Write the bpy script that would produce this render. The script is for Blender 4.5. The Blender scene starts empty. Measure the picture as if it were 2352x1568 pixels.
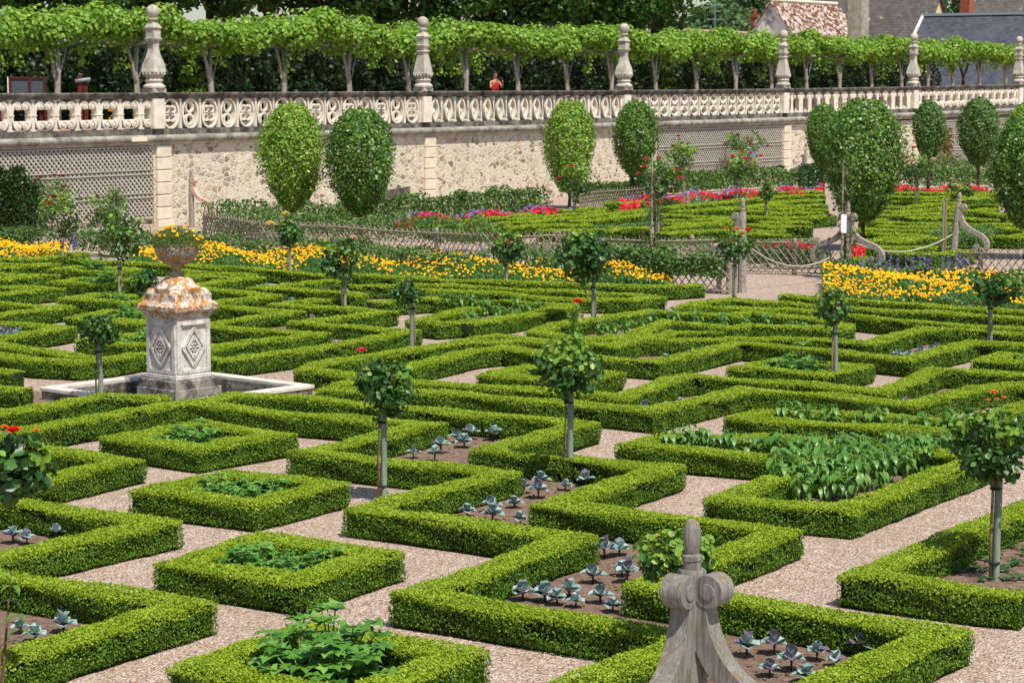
import bpy, bmesh, math, random
import numpy as np
from mathutils import Vector, Matrix, noise
random.seed(7)
RNG = np.random.default_rng(11)
S = bpy.context.scene
COL = S.collection
R = math.radians
PI = math.pi
CAMH, FPX, HORIZ = 4.2, 5200.0, 190.0
PITCH = math.atan((784 - HORIZ) / FPX)
CP, SP_ = math.cos(PITCH), math.sin(PITCH)

# ---- ground survey: a sighting (x,y on a 2352x1568 plate) turned into a real place at height z
def W(x, y, z=0.0):
    u = (x - 1176) / FPX; v = -(y - 784) / FPX
    d = (u, CP + v * SP_, -SP_ + v * CP)
    t = (z - CAMH) / d[2]
    return (d[0] * t, d[1] * t)
def at_depth(x, y, D):
    u = (x - 1176) / FPX; v = -(y - 784) / FPX
    d = (u, CP + v * SP_, -SP_ + v * CP)
    t = D / d[1]
    return (d[0] * t, D, CAMH + d[2] * t)
def pxm(D):
    return D / FPX
# enlarged survey sheets: (x0,y0,scale) to plate coordinates
SH = {'V': (0, 0, 1), 'A': (0, 537, .4495), 'B': (537, 604.1, .4495), 'C': (1074, 604.1, .4495), 'D': (1611, 537, .5514),
      'E': (0, 872.6, .5993), 'F': (671.2, 872.6, .5993), 'G': (1409.6, 939.7, .7012), 'H': (1181.4, 375.9, .25686),
      'I': (1747.9, 375.9, .25686), 'J': (590.7, 771.9, .25686), 'K': (1181.4, 771.9, .25686), 'L': (1747.9, 771.9, .25686),
      'M': (590.7, 375.9, .25686), 'N': (0, 375.9, .25686)}
def sheet(s, pts):
    a, b, k = SH[s]
    return [(a + k * x, b + k * y) for x, y in pts]

# ---- scene bookkeeping
def tag(o, label=None, cat=None, group=None, kind=None):
    if label: o['label'] = label
    if cat: o['category'] = cat
    if group: o['group'] = group
    if kind: o['kind'] = kind
    return o
def empty(name, loc=(0, 0, 0), rz=0.0):
    o = bpy.data.objects.new(name, None); COL.objects.link(o)
    o.location = loc; o.rotation_euler = (0, 0, rz); o.empty_display_size = .1
    return o
def link(name, me, parent=None, loc=None, rot=None):
    o = bpy.data.objects.new(name, me); COL.objects.link(o)
    if parent: o.parent = parent
    if loc is not None: o.location = loc
    if rot is not None: o.rotation_euler = rot
    return o
def copy_tree(o, parent=None):
    c = o.copy(); COL.objects.link(c); c.parent = parent
    for ch in o.children: copy_tree(ch, c)
    return c
ORD = ['first', 'second', 'third', 'fourth', 'fifth', 'sixth', 'seventh', 'eighth', 'ninth', 'tenth', 'eleventh', 'twelfth', 'thirteenth',
       'fourteenth', 'fifteenth', 'sixteenth', 'seventeenth', 'eighteenth', 'nineteenth', 'twentieth', 'twenty-first', 'twenty-second',
       'twenty-third', 'twenty-fourth', 'twenty-fifth', 'twenty-sixth', 'twenty-seventh', 'twenty-eighth', 'twenty-ninth', 'thirtieth',
       'thirty-first', 'thirty-second', 'thirty-third', 'thirty-fourth', 'thirty-fifth', 'thirty-sixth', 'thirty-seventh', 'thirty-eighth', 'thirty-ninth', 'fortieth', 'forty-first', 'forty-second', 'forty-third', 'forty-fourth', 'forty-fifth', 'forty-sixth', 'forty-seventh', 'forty-eighth', 'forty-ninth', 'fiftieth']
def nth(i, n, end='left'):
    if n == 1: return 'only'
    if i == 0: return 'leftmost'
    if i == n - 1: return 'rightmost'
    return ORD[i]

# ---- numpy meshes
def np_mesh(name, V, F, mats, mi=None, smooth=False):
    V = np.asarray(V, np.float32).reshape(-1, 3); F = np.asarray(F, np.int32)
    n, k = F.shape
    me = bpy.data.meshes.new(name)
    me.vertices.add(len(V)); me.vertices.foreach_set('co', V.ravel())
    me.loops.add(n * k); me.loops.foreach_set('vertex_index', F.ravel())
    me.polygons.add(n); me.polygons.foreach_set('loop_start', np.arange(0, n * k, k, dtype=np.int32))
    me.polygons.foreach_set('loop_total', np.full(n, k, np.int32))
    for m in (mats if isinstance(mats, (list, tuple)) else [mats]): me.materials.append(m)
    if mi is not None: me.polygons.foreach_set('material_index', np.asarray(mi, np.int32))
    me.update(calc_edges=True)
    if smooth: me.polygons.foreach_set('use_smooth', np.ones(n, bool))
    return me
def unit(a):
    return a / np.maximum(np.linalg.norm(a, axis=-1, keepdims=True), 1e-9)
def leaf_quads(P, N, size, wide=.6, tilt=.6, hang=0.0, fold=0.0):
    """rhombic leaves centred at P whose faces roughly face N"""
    n = len(P)
    N = unit(N + RNG.normal(0, tilt, (n, 3)))
    T = RNG.normal(0, 1, (n, 3)); T[:, 2] -= hang * 2
    T = unit(T - (T * N).sum(1)[:, None] * N)
    B = np.cross(N, T)
    s = (np.asarray(size) * RNG.uniform(.7, 1.3, n))[:, None]
    a = P - T * s * .5; c = P + T * s * .5
    m = P + T * s * .05
    b = m + B * s * wide * .5 + N * s * fold; d = m - B * s * wide * .5 + N * s * fold
    V = np.stack([a, b, c, d], 1).reshape(-1, 3)
    return V, np.arange(n * 4).reshape(n, 4)
def leaf_hex(P, N, size, wide=.7, tilt=.4, hang=0.0, fold=.08):
    """broader six-cornered leaves, folded along the midrib"""
    n = len(P)
    N = unit(N + RNG.normal(0, tilt, (n, 3)))
    T = RNG.normal(0, 1, (n, 3)); T[:, 2] -= hang * 2
    T = unit(T - (T * N).sum(1)[:, None] * N)
    B = np.cross(N, T); s = (np.asarray(size) * RNG.uniform(.7, 1.3, n))[:, None]
    def q(t, b, f): return P + T * s * t + B * s * wide * b + N * s * f
    v = [q(-.5, 0, 0), q(-.22, .42, fold), q(.15, .46, fold), q(.5, 0, -.05), q(.15, -.46, fold), q(-.22, -.42, fold)]
    V = np.stack(v, 1).reshape(-1, 3)
    i = np.arange(n)[:, None] * 6
    F = np.concatenate([i + np.array([[0, 1, 2, 3]]), i + np.array([[0, 3, 4, 5]])])
    return V, F
def join_vf(L):
    Vs, Fs, o = [], [], 0
    for V, F in L:
        Vs.append(V); Fs.append(F + o); o += len(V)
    return np.concatenate(Vs), np.concatenate(Fs)

# ---- bmesh builder for shaped parts
class MB:
    def __init__(s): s.bm = bmesh.new()
    def box(s, c, d, rz=0, rx=0, ry=0, bev=0):
        r = bmesh.ops.create_cube(s.bm, size=1)
        M = Matrix.Translation(c) @ Matrix.Rotation(rz, 4, 'Z') @ Matrix.Rotation(ry, 4, 'Y') @ Matrix.Rotation(rx, 4, 'X') @ Matrix.Diagonal((*d, 1))
        bmesh.ops.transform(s.bm, matrix=M, verts=r['verts'])
        if bev:
            es = list({e for v in r['verts'] for e in v.link_edges})
            bmesh.ops.bevel(s.bm, geom=es, offset=bev, segments=2, affect='EDGES', profile=.6)
        return s
    def bar(s, a, b, w, h=None, roll=0):
        a, b = Vector(a), Vector(b); d = b - a
        q = d.to_track_quat('Z', 'Y').to_matrix().to_4x4()
        r = bmesh.ops.create_cube(s.bm, size=1)
        bmesh.ops.transform(s.bm, matrix=Matrix.Translation((a + b) / 2) @ q @ Matrix.Rotation(roll, 4, 'Z') @ Matrix.Diagonal((w, h or w, d.length, 1)), verts=r['verts'])
        return s
    def tube(s, pts, rad, n=8, cap=True):
        pts = [Vector(p) for p in pts]
        rad = rad if isinstance(rad, (list, tuple)) else [rad] * len(pts)
        rings = []; up = Vector((.013, .02, 1))
        for i, p in enumerate(pts):
            t = (pts[min(i + 1, len(pts) - 1)] - pts[max(i - 1, 0)]).normalized()
            x = t.cross(up)
            if x.length < .05: x = t.cross(Vector((1, 0, 0)))
            x.normalize(); y = x.cross(t).normalized()
            rings.append([s.bm.verts.new(p + (x * math.cos(2 * PI * k / n) + y * math.sin(2 * PI * k / n)) * rad[i]) for k in range(n)])
        for a, b in zip(rings, rings[1:]):
            for k in range(n): s.bm.faces.new((a[k], a[(k + 1) % n], b[(k + 1) % n], b[k]))
        if cap:
            s.bm.faces.new(rings[0][::-1]); s.bm.faces.new(rings[-1])
        return s
    def lathe(s, prof, c=(0, 0, 0), n=16, rot=0.0, sq=1.0):
        """prof: (r,z) list; n=4 gives square section turned by rot"""
        rings = []
        for r, z in prof:
            rings.append([s.bm.verts.new((c[0] + r * math.cos(rot + 2 * PI * k / n), c[1] + r * math.sin(rot + 2 * PI * k / n) * sq, c[2] + z)) for k in range(n)])
        for a, b in zip(rings, rings[1:]):
            for k in range(n): s.bm.faces.new((a[k], a[(k + 1) % n], b[(k + 1) % n], b[k]))
        s.bm.faces.new(rings[0][::-1]); s.bm.faces.new(rings[-1])
        return s
    def prism(s, poly, M, t):
        """2-D outline (x,z) extruded t along local y, placed by M"""
        a = [s.bm.verts.new(M @ Vector((x, -t / 2, z))) for x, z in poly]
        b = [s.bm.verts.new(M @ Vector((x, t / 2, z))) for x, z in poly]
        n = len(poly)
        f1 = s.bm.faces.new(a); f2 = s.bm.faces.new(b[::-1])
        for k in range(n): s.bm.faces.new((a[k], b[k], b[(k + 1) % n], a[(k + 1) % n]))
        bmesh.ops.triangulate(s.bm, faces=[f1, f2])
        return s
    def band(s, path, wid, M, t):
        """a ribbon of width wid(i) in the local x-z plane along path, t thick in y (closed solid)"""
        L, Rr = [], []
        n = len(path)
        for i, (x, z) in enumerate(path):
            x0, z0 = path[max(i - 1, 0)]; x1, z1 = path[min(i + 1, n - 1)]
            tx, tz = x1 - x0, z1 - z0; l = math.hypot(tx, tz) or 1; nx, nz = -tz / l, tx / l
            w = (wid(i / (n - 1)) if callable(wid) else wid) / 2
            L.append((x + nx * w, z + nz * w)); Rr.append((x - nx * w, z - nz * w))
        def rv(p, y): return s.bm.verts.new(M @ Vector((p[0], y, p[1])))
        q = [[rv(l, -t / 2), rv(r, -t / 2), rv(r, t / 2), rv(l, t / 2)] for l, r in zip(L, Rr)]
        for a, b in zip(q, q[1:]):
            for k in range(4): s.bm.faces.new((a[k], b[k], b[(k + 1) % 4], a[(k + 1) % 4]))
        s.bm.faces.new(q[0]); s.bm.faces.new(q[-1][::-1])
        return s
    def ico(s, c, r, sub=1, sc=(1, 1, 1)):
        q = bmesh.ops.create_icosphere(s.bm, subdivisions=sub, radius=r)
        bmesh.ops.transform(s.bm, matrix=Matrix.Translation(c) @ Matrix.Diagonal((*sc, 1)), verts=q['verts'])
        return s
    def mesh(s, name, m, smooth=False):
        bmesh.ops.recalc_face_normals(s.bm, faces=s.bm.faces)
        me = bpy.data.meshes.new(name); s.bm.to_mesh(me); s.bm.free(); me.materials.append(m)
        if smooth:
            me.polygons.foreach_set('use_smooth', [True] * len(me.polygons))
            if smooth == 'auto':
                me.set_sharp_from_angle(angle=R(40))
        return me
    def build(s, name, m, parent=None, smooth=False, loc=None, rot=None):
        return link(name, s.mesh(name, m, smooth), parent, loc, rot)

# ---- materials
def sl(h):
    h = h.lstrip('#'); c = [int(h[i:i + 2], 16) / 255 for i in (0, 2, 4)]
    return tuple([x / 12.92 if x <= .04045 else ((x + .055) / 1.055) ** 2.4 for x in c] + [1])
class MT:
    def __init__(s, name, rough=.8, spec=.3):
        s.m = bpy.data.materials.new(name); s.m.use_nodes = True
        s.n = s.m.node_tree.nodes; s.l = s.m.node_tree.links
        s.p = s.n['Principled BSDF']; s.p.inputs['Roughness'].default_value = rough
        s.p.inputs['Specular IOR Level'].default_value = spec
        s.tc = None
    def nd(s, t, **k):
        x = s.n.new(t)
        for a, b in k.items():
            if a in x.inputs: x.inputs[a].default_value = b
            else: setattr(x, a, b)
        return x
    def co(s, obj=False):
        if s.tc is None:
            s.tc = s.nd('ShaderNodeTexCoord'); s.geo = s.nd('ShaderNodeNewGeometry')
        return s.tc.outputs['Object'] if obj else s.geo.outputs['Position']
    def noise(s, scale, detail=4, rough=.6, obj=False, vec=None, dist=0.):
        x = s.nd('ShaderNodeTexNoise', Scale=scale, Detail=detail, Roughness=rough, Distortion=dist)
        s.l.new(vec or s.co(obj), x.inputs['Vector']); return x.outputs['Fac']
    def voro(s, scale, obj=False, feat='F1', vec=None, rnd=1.0):
        x = s.nd('ShaderNodeTexVoronoi', Scale=scale, feature=feat, Randomness=rnd)
        s.l.new(vec or s.co(obj), x.inputs['Vector']); return x
    def stretch(s, sc, obj=True):
        x = s.nd('ShaderNodeMapping'); x.inputs['Scale'].default_value = sc
        s.l.new(s.co(obj), x.inputs['Vector']); return x.outputs['Vector']
    def ramp(s, f, stops, interp='LINEAR'):
        x = s.nd('ShaderNodeValToRGB'); s.l.new(f, x.inputs['Fac']); x.color_ramp.interpolation = interp
        e = x.color_ramp.elements
        while len(e) < len(stops): e.new(.5)
        for i, (p, c) in enumerate(stops):
            e[i].position = p; e[i].color = sl(c) if isinstance(c, str) else (c, c, c, 1)
        return x.outputs['Color']
    def mix(s, f, a, b, mode='MIX'):
        x = s.nd('ShaderNodeMix', data_type='RGBA', blend_type=mode)
        for i, v in ((0, f), (6, a), (7, b)):
            if isinstance(v, (float, int)): x.inputs[i].default_value = v
            elif isinstance(v, str): x.inputs[i].default_value = sl(v)
            else: s.l.new(v, x.inputs[i])
        return x.outputs[2]
    def island(s):
        s.co(); return s.geo.outputs['Random Per Island']
    def math(s, op, a, b=0.0):
        x = s.nd('ShaderNodeMath', operation=op)
        for i, v in enumerate((a, b)):
            if isinstance(v, (float, int)): x.inputs[i].default_value = v
            else: s.l.new(v, x.inputs[i])
        return x.outputs[0]
    def color(s, c):
        if isinstance(c, str): s.p.inputs['Base Color'].default_value = sl(c)
        else: s.l.new(c, s.p.inputs['Base Color'])
        return s
    def bump(s, f, strength=.5, dist=.02):
        x = s.nd('ShaderNodeBump', Strength=strength, Distance=dist)
        s.l.new(f, x.inputs['Height']); s.l.new(x.outputs[0], s.p.inputs['Normal']); return s
def leafmat(name, cols, rough=.5, trans=.28, spec=.35, var=.35):
    """foliage: colour drawn per leaf, drifting slowly through the plant"""
    t = MT(name, rough, spec)
    isl = t.island(); nz = t.noise(2.2, 2)
    f = t.math('ADD', t.math('MULTIPLY', isl, 1 - var), t.math('MULTIPLY', nz, var))
    c = t.ramp(f, [(i / (len(cols) - 1) if len(cols) > 1 else 0, x) for i, x in enumerate(cols)])
    t.color(c)
    if trans:
        tr = t.nd('ShaderNodeBsdfTranslucent'); t.l.new(t.mix(.35, c, '#9fb81e'), tr.inputs['Color'])
        mx = t.nd('ShaderNodeMixShader'); mx.inputs[0].default_value = trans
        t.l.new(t.p.outputs[0], mx.inputs[1]); t.l.new(tr.outputs[0], mx.inputs[2])
        t.l.new(mx.outputs[0], t.n['Material Output'].inputs['Surface'])
    return t.m
def plain(name, c, rough=.7, spec=.3):
    return MT(name, rough, spec).color(c).m
def varied(name, c0, c1, scale=6, rough=.8, bump=.3, spec=.2, bdist=.01):
    t = MT(name, rough, spec); f = t.noise(scale, 5)
    t.color(t.ramp(f, [(.35, c0), (.65, c1)])); t.bump(t.noise(scale * 5, 4), bump, bdist); return t.m

M = {}
# gravel: pale pink-beige chips
t = MT('gravel', .9, .15)
v = t.voro(62); v2 = t.voro(30)
c = t.ramp(t.math('FRACT', t.math('MULTIPLY', v.outputs['Color'], 1.0)), [(0.1, '#6f5646'), (.35, '#a18774'), (.55, '#bfa692'), (.75, '#d2bfb0'), (.9, '#efe6dc')])
c = t.mix(t.ramp(t.noise(.7, 5), [(.35, 0.0), (.7, .42)]), c, '#a98f79')
c = t.mix(t.ramp(t.noise(3.5, 6, .7), [(.5, 0.0), (.72, .35)]), c, '#e6d6c6')
t.color(c); t.bump(t.math('ADD', v.outputs['Distance'], v2.outputs['Distance']), .9, .018); M['gravel'] = t.m
t = MT('soil', .95, .1)
c = t.ramp(t.noise(14, 8, .7), [(.3, '#6f5848'), (.5, '#947b69'), (.72, '#b39a88')])
v = t.voro(45); c = t.mix(t.ramp(v.outputs['Color'], [(.93, 0.0), (.95, .6)]), c, '#c8b5a2')
t.color(c); t.bump(t.noise(22, 8, .75), 1.0, .05); M['soil'] = t.m
M['box_top'] = leafmat('box_top_growth_sunlit', ['#4c6a0c', '#789418', '#9cb02c', '#bccb5a'], .6, .24, .2)  # yellow-green young growth, painted lighter still for sun on the hedge tops
M['box_side'] = leafmat('box_leaf', ['#22380a', '#3f620e', '#5c7f18', '#8ba23c'], .55, .15, .25, .25)  # leaf green darkened to paint in the shade on hedge sides
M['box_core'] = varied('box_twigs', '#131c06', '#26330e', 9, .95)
M['rose_leaf'] = leafmat('rose_leaf', ['#1c3a18', '#2a5022', '#3d6a2b', '#6b9440'], .4, .2, .45)
M['rose_young'] = leafmat('rose_young_leaf', ['#4f7a2c', '#7fa63c', '#98ad46'], .4, .3)
M['apple_leaf'] = leafmat('apple_leaf', ['#2b4620', '#44662d', '#5f8339', '#8aa25e'], .5, .2)
M['pear_leaf'] = leafmat('pear_leaf', ['#24400f', '#42681c', '#628c2a', '#9ab44c'], .4, .2, .5)
M['pear_light'] = leafmat('pear_young_leaf', ['#456e1c', '#6a9528', '#8fae3c', '#c6cf5c'], .42, .25, .45)
M['vine_leaf'] = leafmat('vine_leaf', ['#4a741e', '#709a30', '#94b844', '#bccf66'], .5, .35)
M['hedge_dark'] = leafmat('hornbeam_leaf', ['#08140a', '#10240c', '#1b3412', '#33501e'], .5, .15)  # leaf colour darkened to paint in the shade under the pergola
M['lime_leaf'] = leafmat('lime_tree_leaf', ['#1b370e', '#2b5016', '#3c6a1e', '#658a34'], .45, .2)
M['far_leaf'] = leafmat('far_tree_leaf', ['#34502a', '#47683a', '#62814a'], .6, .1)
M['shrub_dark'] = leafmat('dark_shrub_leaf', ['#142a10', '#1f3e18', '#33571f', '#5b7d3d'], .4, .1, .5)
M['pepper_leaf'] = leafmat('pepper_leaf', ['#38641c', '#50822c', '#6a9a42', '#98b86a'], .38, .3, .5)
M['celery_leaf'] = leafmat('celeriac_leaf', ['#3a661c', '#568a2c', '#76a844', '#a2c068'], .38, .3, .5)
M['cab_leaf'] = leafmat('cabbage_leaf', ['#66787c', '#7c9894', '#96b0a8', '#b0c2bc'], .55, .1, .3, .1)
M['cab_dark'] = leafmat('cabbage_purple_leaf', ['#5a4660', '#73607a', '#8688a0'], .55, .1, .3, .1)
M['grass_leaf'] = leafmat('chive_leaf', ['#3c6630', '#56803f', '#7da25c'], .6, .2)
M['herb_leaf'] = leafmat('feathery_herb_leaf', ['#3c5420', '#566f2c', '#79893c'], .6, .2)
M['mari_leaf'] = leafmat('marigold_leaf', ['#27501a', '#3b6a24', '#5a8636'], .5, .25)
M['mari_flower'] = leafmat('marigold_petal', ['#e88a04', '#f7a808', '#fcc41a', '#f9dc3a'], .6, .1, .1, .15)
M['red_flower'] = leafmat('red_flower_petal', ['#8c0614', '#b00c18', '#cc1620', '#dc2c38'], .5, .1, .2, .1)
M['purple_flower'] = leafmat('purple_flower_petal', ['#4c4080', '#6c5c9c', '#8f7eb4'], .6, .1, .1)
M['pink_flower'] = leafmat('pink_rose_petal', ['#d81c50', '#e83468', '#f25a88'], .5, .1, .2)
M['pale_flower'] = leafmat('pale_pink_rose_petal', ['#f0a8a0', '#f6c4bc', '#fbe4dc'], .5, .1, .2)
M['scarlet_flower'] = leafmat('scarlet_rose_petal', ['#c81008', '#e6281a', '#f04a24'], .45, .1, .3)
M['orange_flower'] = leafmat('orange_rose_petal', ['#f06428', '#f88a3c', '#fcb060'], .5, .1, .2)
M['yellow_flower'] = leafmat('yellow_rose_petal', ['#f2c24a', '#f8d874', '#fbe8a0'], .5, .1, .2)
M['crimson_flower'] = leafmat('crimson_rose_petal', ['#780c24', '#9c1430', '#b82840'], .5, .1, .2)
M['bark'] = varied('bark', '#3d3024', '#6a5a48', 9, .9, .6)
M['twig'] = varied('twig', '#4a3a26', '#6e5a3c', 20, .9)
M['stem_green'] = plain('green_stem', '#6d8c4a', .6)
M['stem_purple'] = plain('purple_stem', '#5a3450', .6)
M['rubber'] = plain('black_tie', '#2a2c2e', .8)
t = MT('stake_wood', .85, .2)
g = t.noise(1, 6, .7, vec=t.stretch((30, 30, 2.2)))
t.color(t.ramp(g, [(.3, '#647060'), (.5, '#828e7c'), (.7, '#9ca694')])); t.bump(g, .4, .01); M['stake'] = t.m
M['cane'] = varied('cane_wood', '#7a5c3c', '#a58a66', 30, .85)
t = MT('weathered_oak', .85, .15)
g = t.noise(1, 8, .75, vec=t.stretch((46, 46, 3.2)), dist=.6); b = t.noise(5, 5, .7, obj=True)
c = t.ramp(g, [(.28, '#45413e'), (.45, '#7b766f'), (.6, '#9c9791'), (.78, '#c0bcb6')])
c = t.mix(t.ramp(b, [(.45, 0.0), (.6, .55)]), c, '#74705f')
up = t.nd('ShaderNodeSeparateXYZ'); t.l.new(t.geo.outputs['Normal'], up.inputs[0])
lich = t.math('MULTIPLY', t.ramp(up.outputs[2], [(.3, 0.0), (.8, 1.0)]), t.ramp(t.noise(16, 4, .6, obj=True), [(.56, 0.0), (.64, .7)]))
c = t.mix(lich, c, '#8a6a34')
t.color(c); t.bump(g, .8, .012); M['oak'] = t.m
M['oak_plain'] = varied('grey_wood', '#82796e', '#aea498', 16, .9, .5)
M['lattice'] = varied('lattice_wood', '#7b7060', '#a89c88', 12, .9, .3)
M['lattice_wall'] = varied('wall_trellis_wood', '#a59e92', '#c6c0b4', 12, .9, .2)
M['pink_wood'] = varied('new_pinkish_wood', '#c09c88', '#dcbcaa', 8, .8, .2)
M['rope'] = varied('rope', '#a09a88', '#cfc8b4', 60, .9, .4)
# stones
def stone(name, lo, mid, hi, dirt='#2f2b26', d0=.55, d1=.75, dm=.8, dscale=1.6, bump=.4, lichen=None, l0=.6):
    t = MT(name, .9, .15)
    c = t.ramp(t.noise(3.5, 8, .65), [(.3, lo), (.5, mid), (.7, hi)])
    n = t.noise(dscale, 10, .72)
    c = t.mix(t.ramp(n, [(d0, 0.0), (d1, dm)]), c, dirt)
    if lichen:
        n2 = t.noise(15, 6, .7); c = t.mix(t.ramp(n2, [(l0, 0.0), (l0 + .03, .9)]), c, lichen)
    t.color(c); t.bump(t.noise(24, 6, .7), bump, .01); return t.m
M['lime'] = stone('cream_limestone', '#cfc3b0', '#e2d8c8', '#f0e9dc', '#857a6a', .58, .8, .5)
M['lime_grey'] = stone('grey_limestone', '#a39b8d', '#bdb5a6', '#d6cfc2', '#45413a', .52, .7, .7, 2.6)
M['cap_dark'] = stone('blackened_coping_stone', '#5a564e', '#7b766c', '#9b958a', '#24221f', .42, .6, .8, 1.8)
M['torus'] = stone('stained_moulding_stone', '#77726a', '#989388', '#bab4a8', '#33302b', .5, .68, .85, 1.2)
M['pilaster'] = stone('pilaster_stone', '#d2c1a8', '#e0d2bb', '#ece1cf', '#a8793a', .6, .78, .45, .9)
M['ped'] = stone('lichened_pedestal_stone', '#b0a79c', '#d6cec4', '#eae4dc', '#8a7e72', .52, .62, .55, 12, .9, '#a86c1c', .62)
M['ped_top'] = stone('orange_lichened_cap_stone', '#a8a096', '#cfc6ba', '#e6dfd4', '#3e3831', .52, .6, .8, 6, .9, '#b87418', .50)
M['urn'] = stone('urn_stone', '#8e8478', '#a89c8e', '#beb4a6', '#4c443a', .5, .62, .7, 8, .9, '#a87020', .53)
M['basin'] = stone('basin_stone', '#c4b8aa', '#d8cdc0', '#e8dfd4', '#6e665c', .55, .7, .5, 4)
M['basin_in'] = stone('basin_inner_stone', '#857c70', '#9f968a', '#bcb3a6', '#2f2b26', .42, .58, .85, 5)
M['white_patch'] = plain('fresh_stone', '#eadcc0', .9)
# rubble wall
t = MT('rubble_masonry', .95, .1)
mp = t.nd('ShaderNodeMapping'); mp.inputs['Scale'].default_value = (1, 1, 1.35); t.l.new(t.co(), mp.inputs['Vector'])
nzv = t.nd('ShaderNodeTexNoise', Scale=3.0, Detail=3.0); t.l.new(mp.outputs[0], nzv.inputs['Vector'])
mv = t.nd('ShaderNodeMixRGB' if False else 'ShaderNodeVectorMath', operation='MULTIPLY_ADD')
t.l.new(nzv.outputs['Color'], mv.inputs[0]); mv.inputs[1].default_value = (.22, .22, .22); t.l.new(mp.outputs[0], mv.inputs[2])
v = t.voro(4.6, vec=mv.outputs[0]); ve = t.voro(4.6, vec=mv.outputs[0], feat='DISTANCE_TO_EDGE')
sep = t.nd('ShaderNodeSeparateColor'); t.l.new(v.outputs['Color'], sep.inputs[0])
sc_ = t.ramp(sep.outputs[0], [(0.2, '#b8a68e'), (.4, '#dccfbb'), (.5, '#9c8264'), (.58, '#c2a27a'), (.66, '#85817c'), (.74, '#e6dccb'), (.84, '#7d6144')])
sc_ = t.mix(t.ramp(t.noise(30, 5), [(.4, 0.0), (.7, .5)]), sc_, '#e3d6c0')
mort = t.ramp(t.noise(9, 6), [(.3, '#cfc0a9'), (.7, '#eae0ce')])
keep = t.math('MULTIPLY', t.ramp(ve.outputs['Distance'], [(.08, 0.0), (.14, 1.0)]), t.ramp(sep.outputs[1], [(.35, .15), (.5, 1.0)]))
t.color(t.mix(keep, mort, sc_)); t.bump(t.math('ADD', t.math('MULTIPLY', keep, .6), t.noise(18, 6)), .9, .05); M['rubble'] = t.m
M['wall_shade'] = varied('shaded_wall_behind_trellis', '#5e584f', '#7c7468', 3, .95)  # dark tone stands in for shade on the wall behind the laths
# far buildings
t = MT('slate_roof', .7, .3)
br = t.nd('ShaderNodeTexBrick', Scale=1.0); br.inputs['Color1'].default_value = sl('#40424c'); br.inputs['Color2'].default_value = sl('#545661')
br.inputs['Mortar'].default_value = sl('#30323a'); br.inputs['Mortar Size'].default_value = .012
br.inputs['Brick Width'].default_value = .35; br.inputs['Row Height'].default_value = .22
uv = t.nd('ShaderNodeUVMap'); t.l.new(uv.outputs[0], br.inputs['Vector'])
t.color(t.mix(t.ramp(t.noise(.8, 6), [(.45, 0.0), (.7, .5)]), br.outputs['Color'], '#62605c')); M['slate'] = t.m
t = MT('mossy_slate_roof', .85, .2)
br = t.nd('ShaderNodeTexBrick', Scale=1.0); br.inputs['Color1'].default_value = sl('#57524e'); br.inputs['Color2'].default_value = sl('#6a6560')
br.inputs['Mortar'].default_value = sl('#423e3a'); br.inputs['Mortar Size'].default_value = .015
br.inputs['Brick Width'].default_value = .35; br.inputs['Row Height'].default_value = .24
uv = t.nd('ShaderNodeUVMap'); t.l.new(uv.outputs[0], br.inputs['Vector'])
t.color(t.mix(t.ramp(t.noise(1.5, 8, .7), [(.6, 0.0), (.66, .7)]), br.outputs['Color'], '#a8a286')); M['slate_old'] = t.m
t = MT('old_clay_tile_roof', .9, .15)
br = t.nd('ShaderNodeTexBrick', Scale=1.0); br.inputs['Color1'].default_value = sl('#6f4436'); br.inputs['Color2'].default_value = sl('#9a6a58')
br.inputs['Mortar'].default_value = sl('#33241e'); br.inputs['Mortar Size'].default_value = .02
br.inputs['Brick Width'].default_value = .22; br.inputs['Row Height'].default_value = .16
uv = t.nd('ShaderNodeUVMap'); t.l.new(uv.outputs[0], br.inputs['Vector'])
v = t.voro(5.5); c = t.mix(t.ramp(v.outputs['Color'], [(.5, 0.0), (.6, .75)]), br.outputs['Color'], '#cfc3b8')
t.color(t.mix(t.ramp(t.noise(1.2, 5), [(.55, 0.0), (.65, .6)]), c, '#57512a')); M['tile'] = t.m
M['render_wall'] = stone('limewashed_wall', '#c4bfb8', '#dad6cf', '#eae7e1', '#5c5852', .5, .62, .8, 1.1)
M['ashlar'] = stone('cream_ashlar', '#c9b68c', '#dac9a0', '#e6d8b6', '#8d7b5c', .62, .8, .4, 1.2)
M['chimney'] = stone('rendered_chimney', '#8f8577', '#a79d8e', '#bdb4a5', '#5e564b', .5, .7, .5, .7)
M['brick'] = varied('red_brick', '#7c4030', '#a86450', 7, .9)
M['zinc'] = plain('zinc_flashing', '#8d979e', .5)
M['ridge'] = varied('ridge_tile', '#b07a64', '#d8b49c', 4, .9)
M['ridge_white'] = varied('mortared_ridge', '#c9bda9', '#e6dccb', 4, .9)
M['glass'] = plain('window_glass', '#3a4860', .15, .6)
M['white_paint'] = plain('white_paint', '#dcdcd8', .6)
M['red_steel'] = varied('rust_red_steel', '#4a1c14', '#6a2c20', 6, .7)
M['panel_grey'] = plain('grey_panel', '#4a5056', .5)
M['steel'] = plain('galvanised_steel', '#8c949c', .4, .5)
M['paper'] = plain('white_sheet', '#eef0f2', .6)
M['skin'] = plain('skin', '#b98468', .6)
M['hair_brown'] = plain('dark_red_brown_hair', '#3a1c18', .7)
M['red_cloth'] = plain('red_cotton', '#c01626', .8)
M['dark_cloth'] = plain('dark_cotton', '#26242a', .8)
t = MT('blue_print_cloth', .8); v = t.voro(28); t.color(t.ramp(v.outputs['Color'], [(.3, '#4c5c8c'), (.55, '#7d8ab4'), (.7, '#d8dcec')])); M['print_cloth'] = t.m
M['pale_cloth'] = plain('pale_cotton', '#c8a89a', .8)
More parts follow.
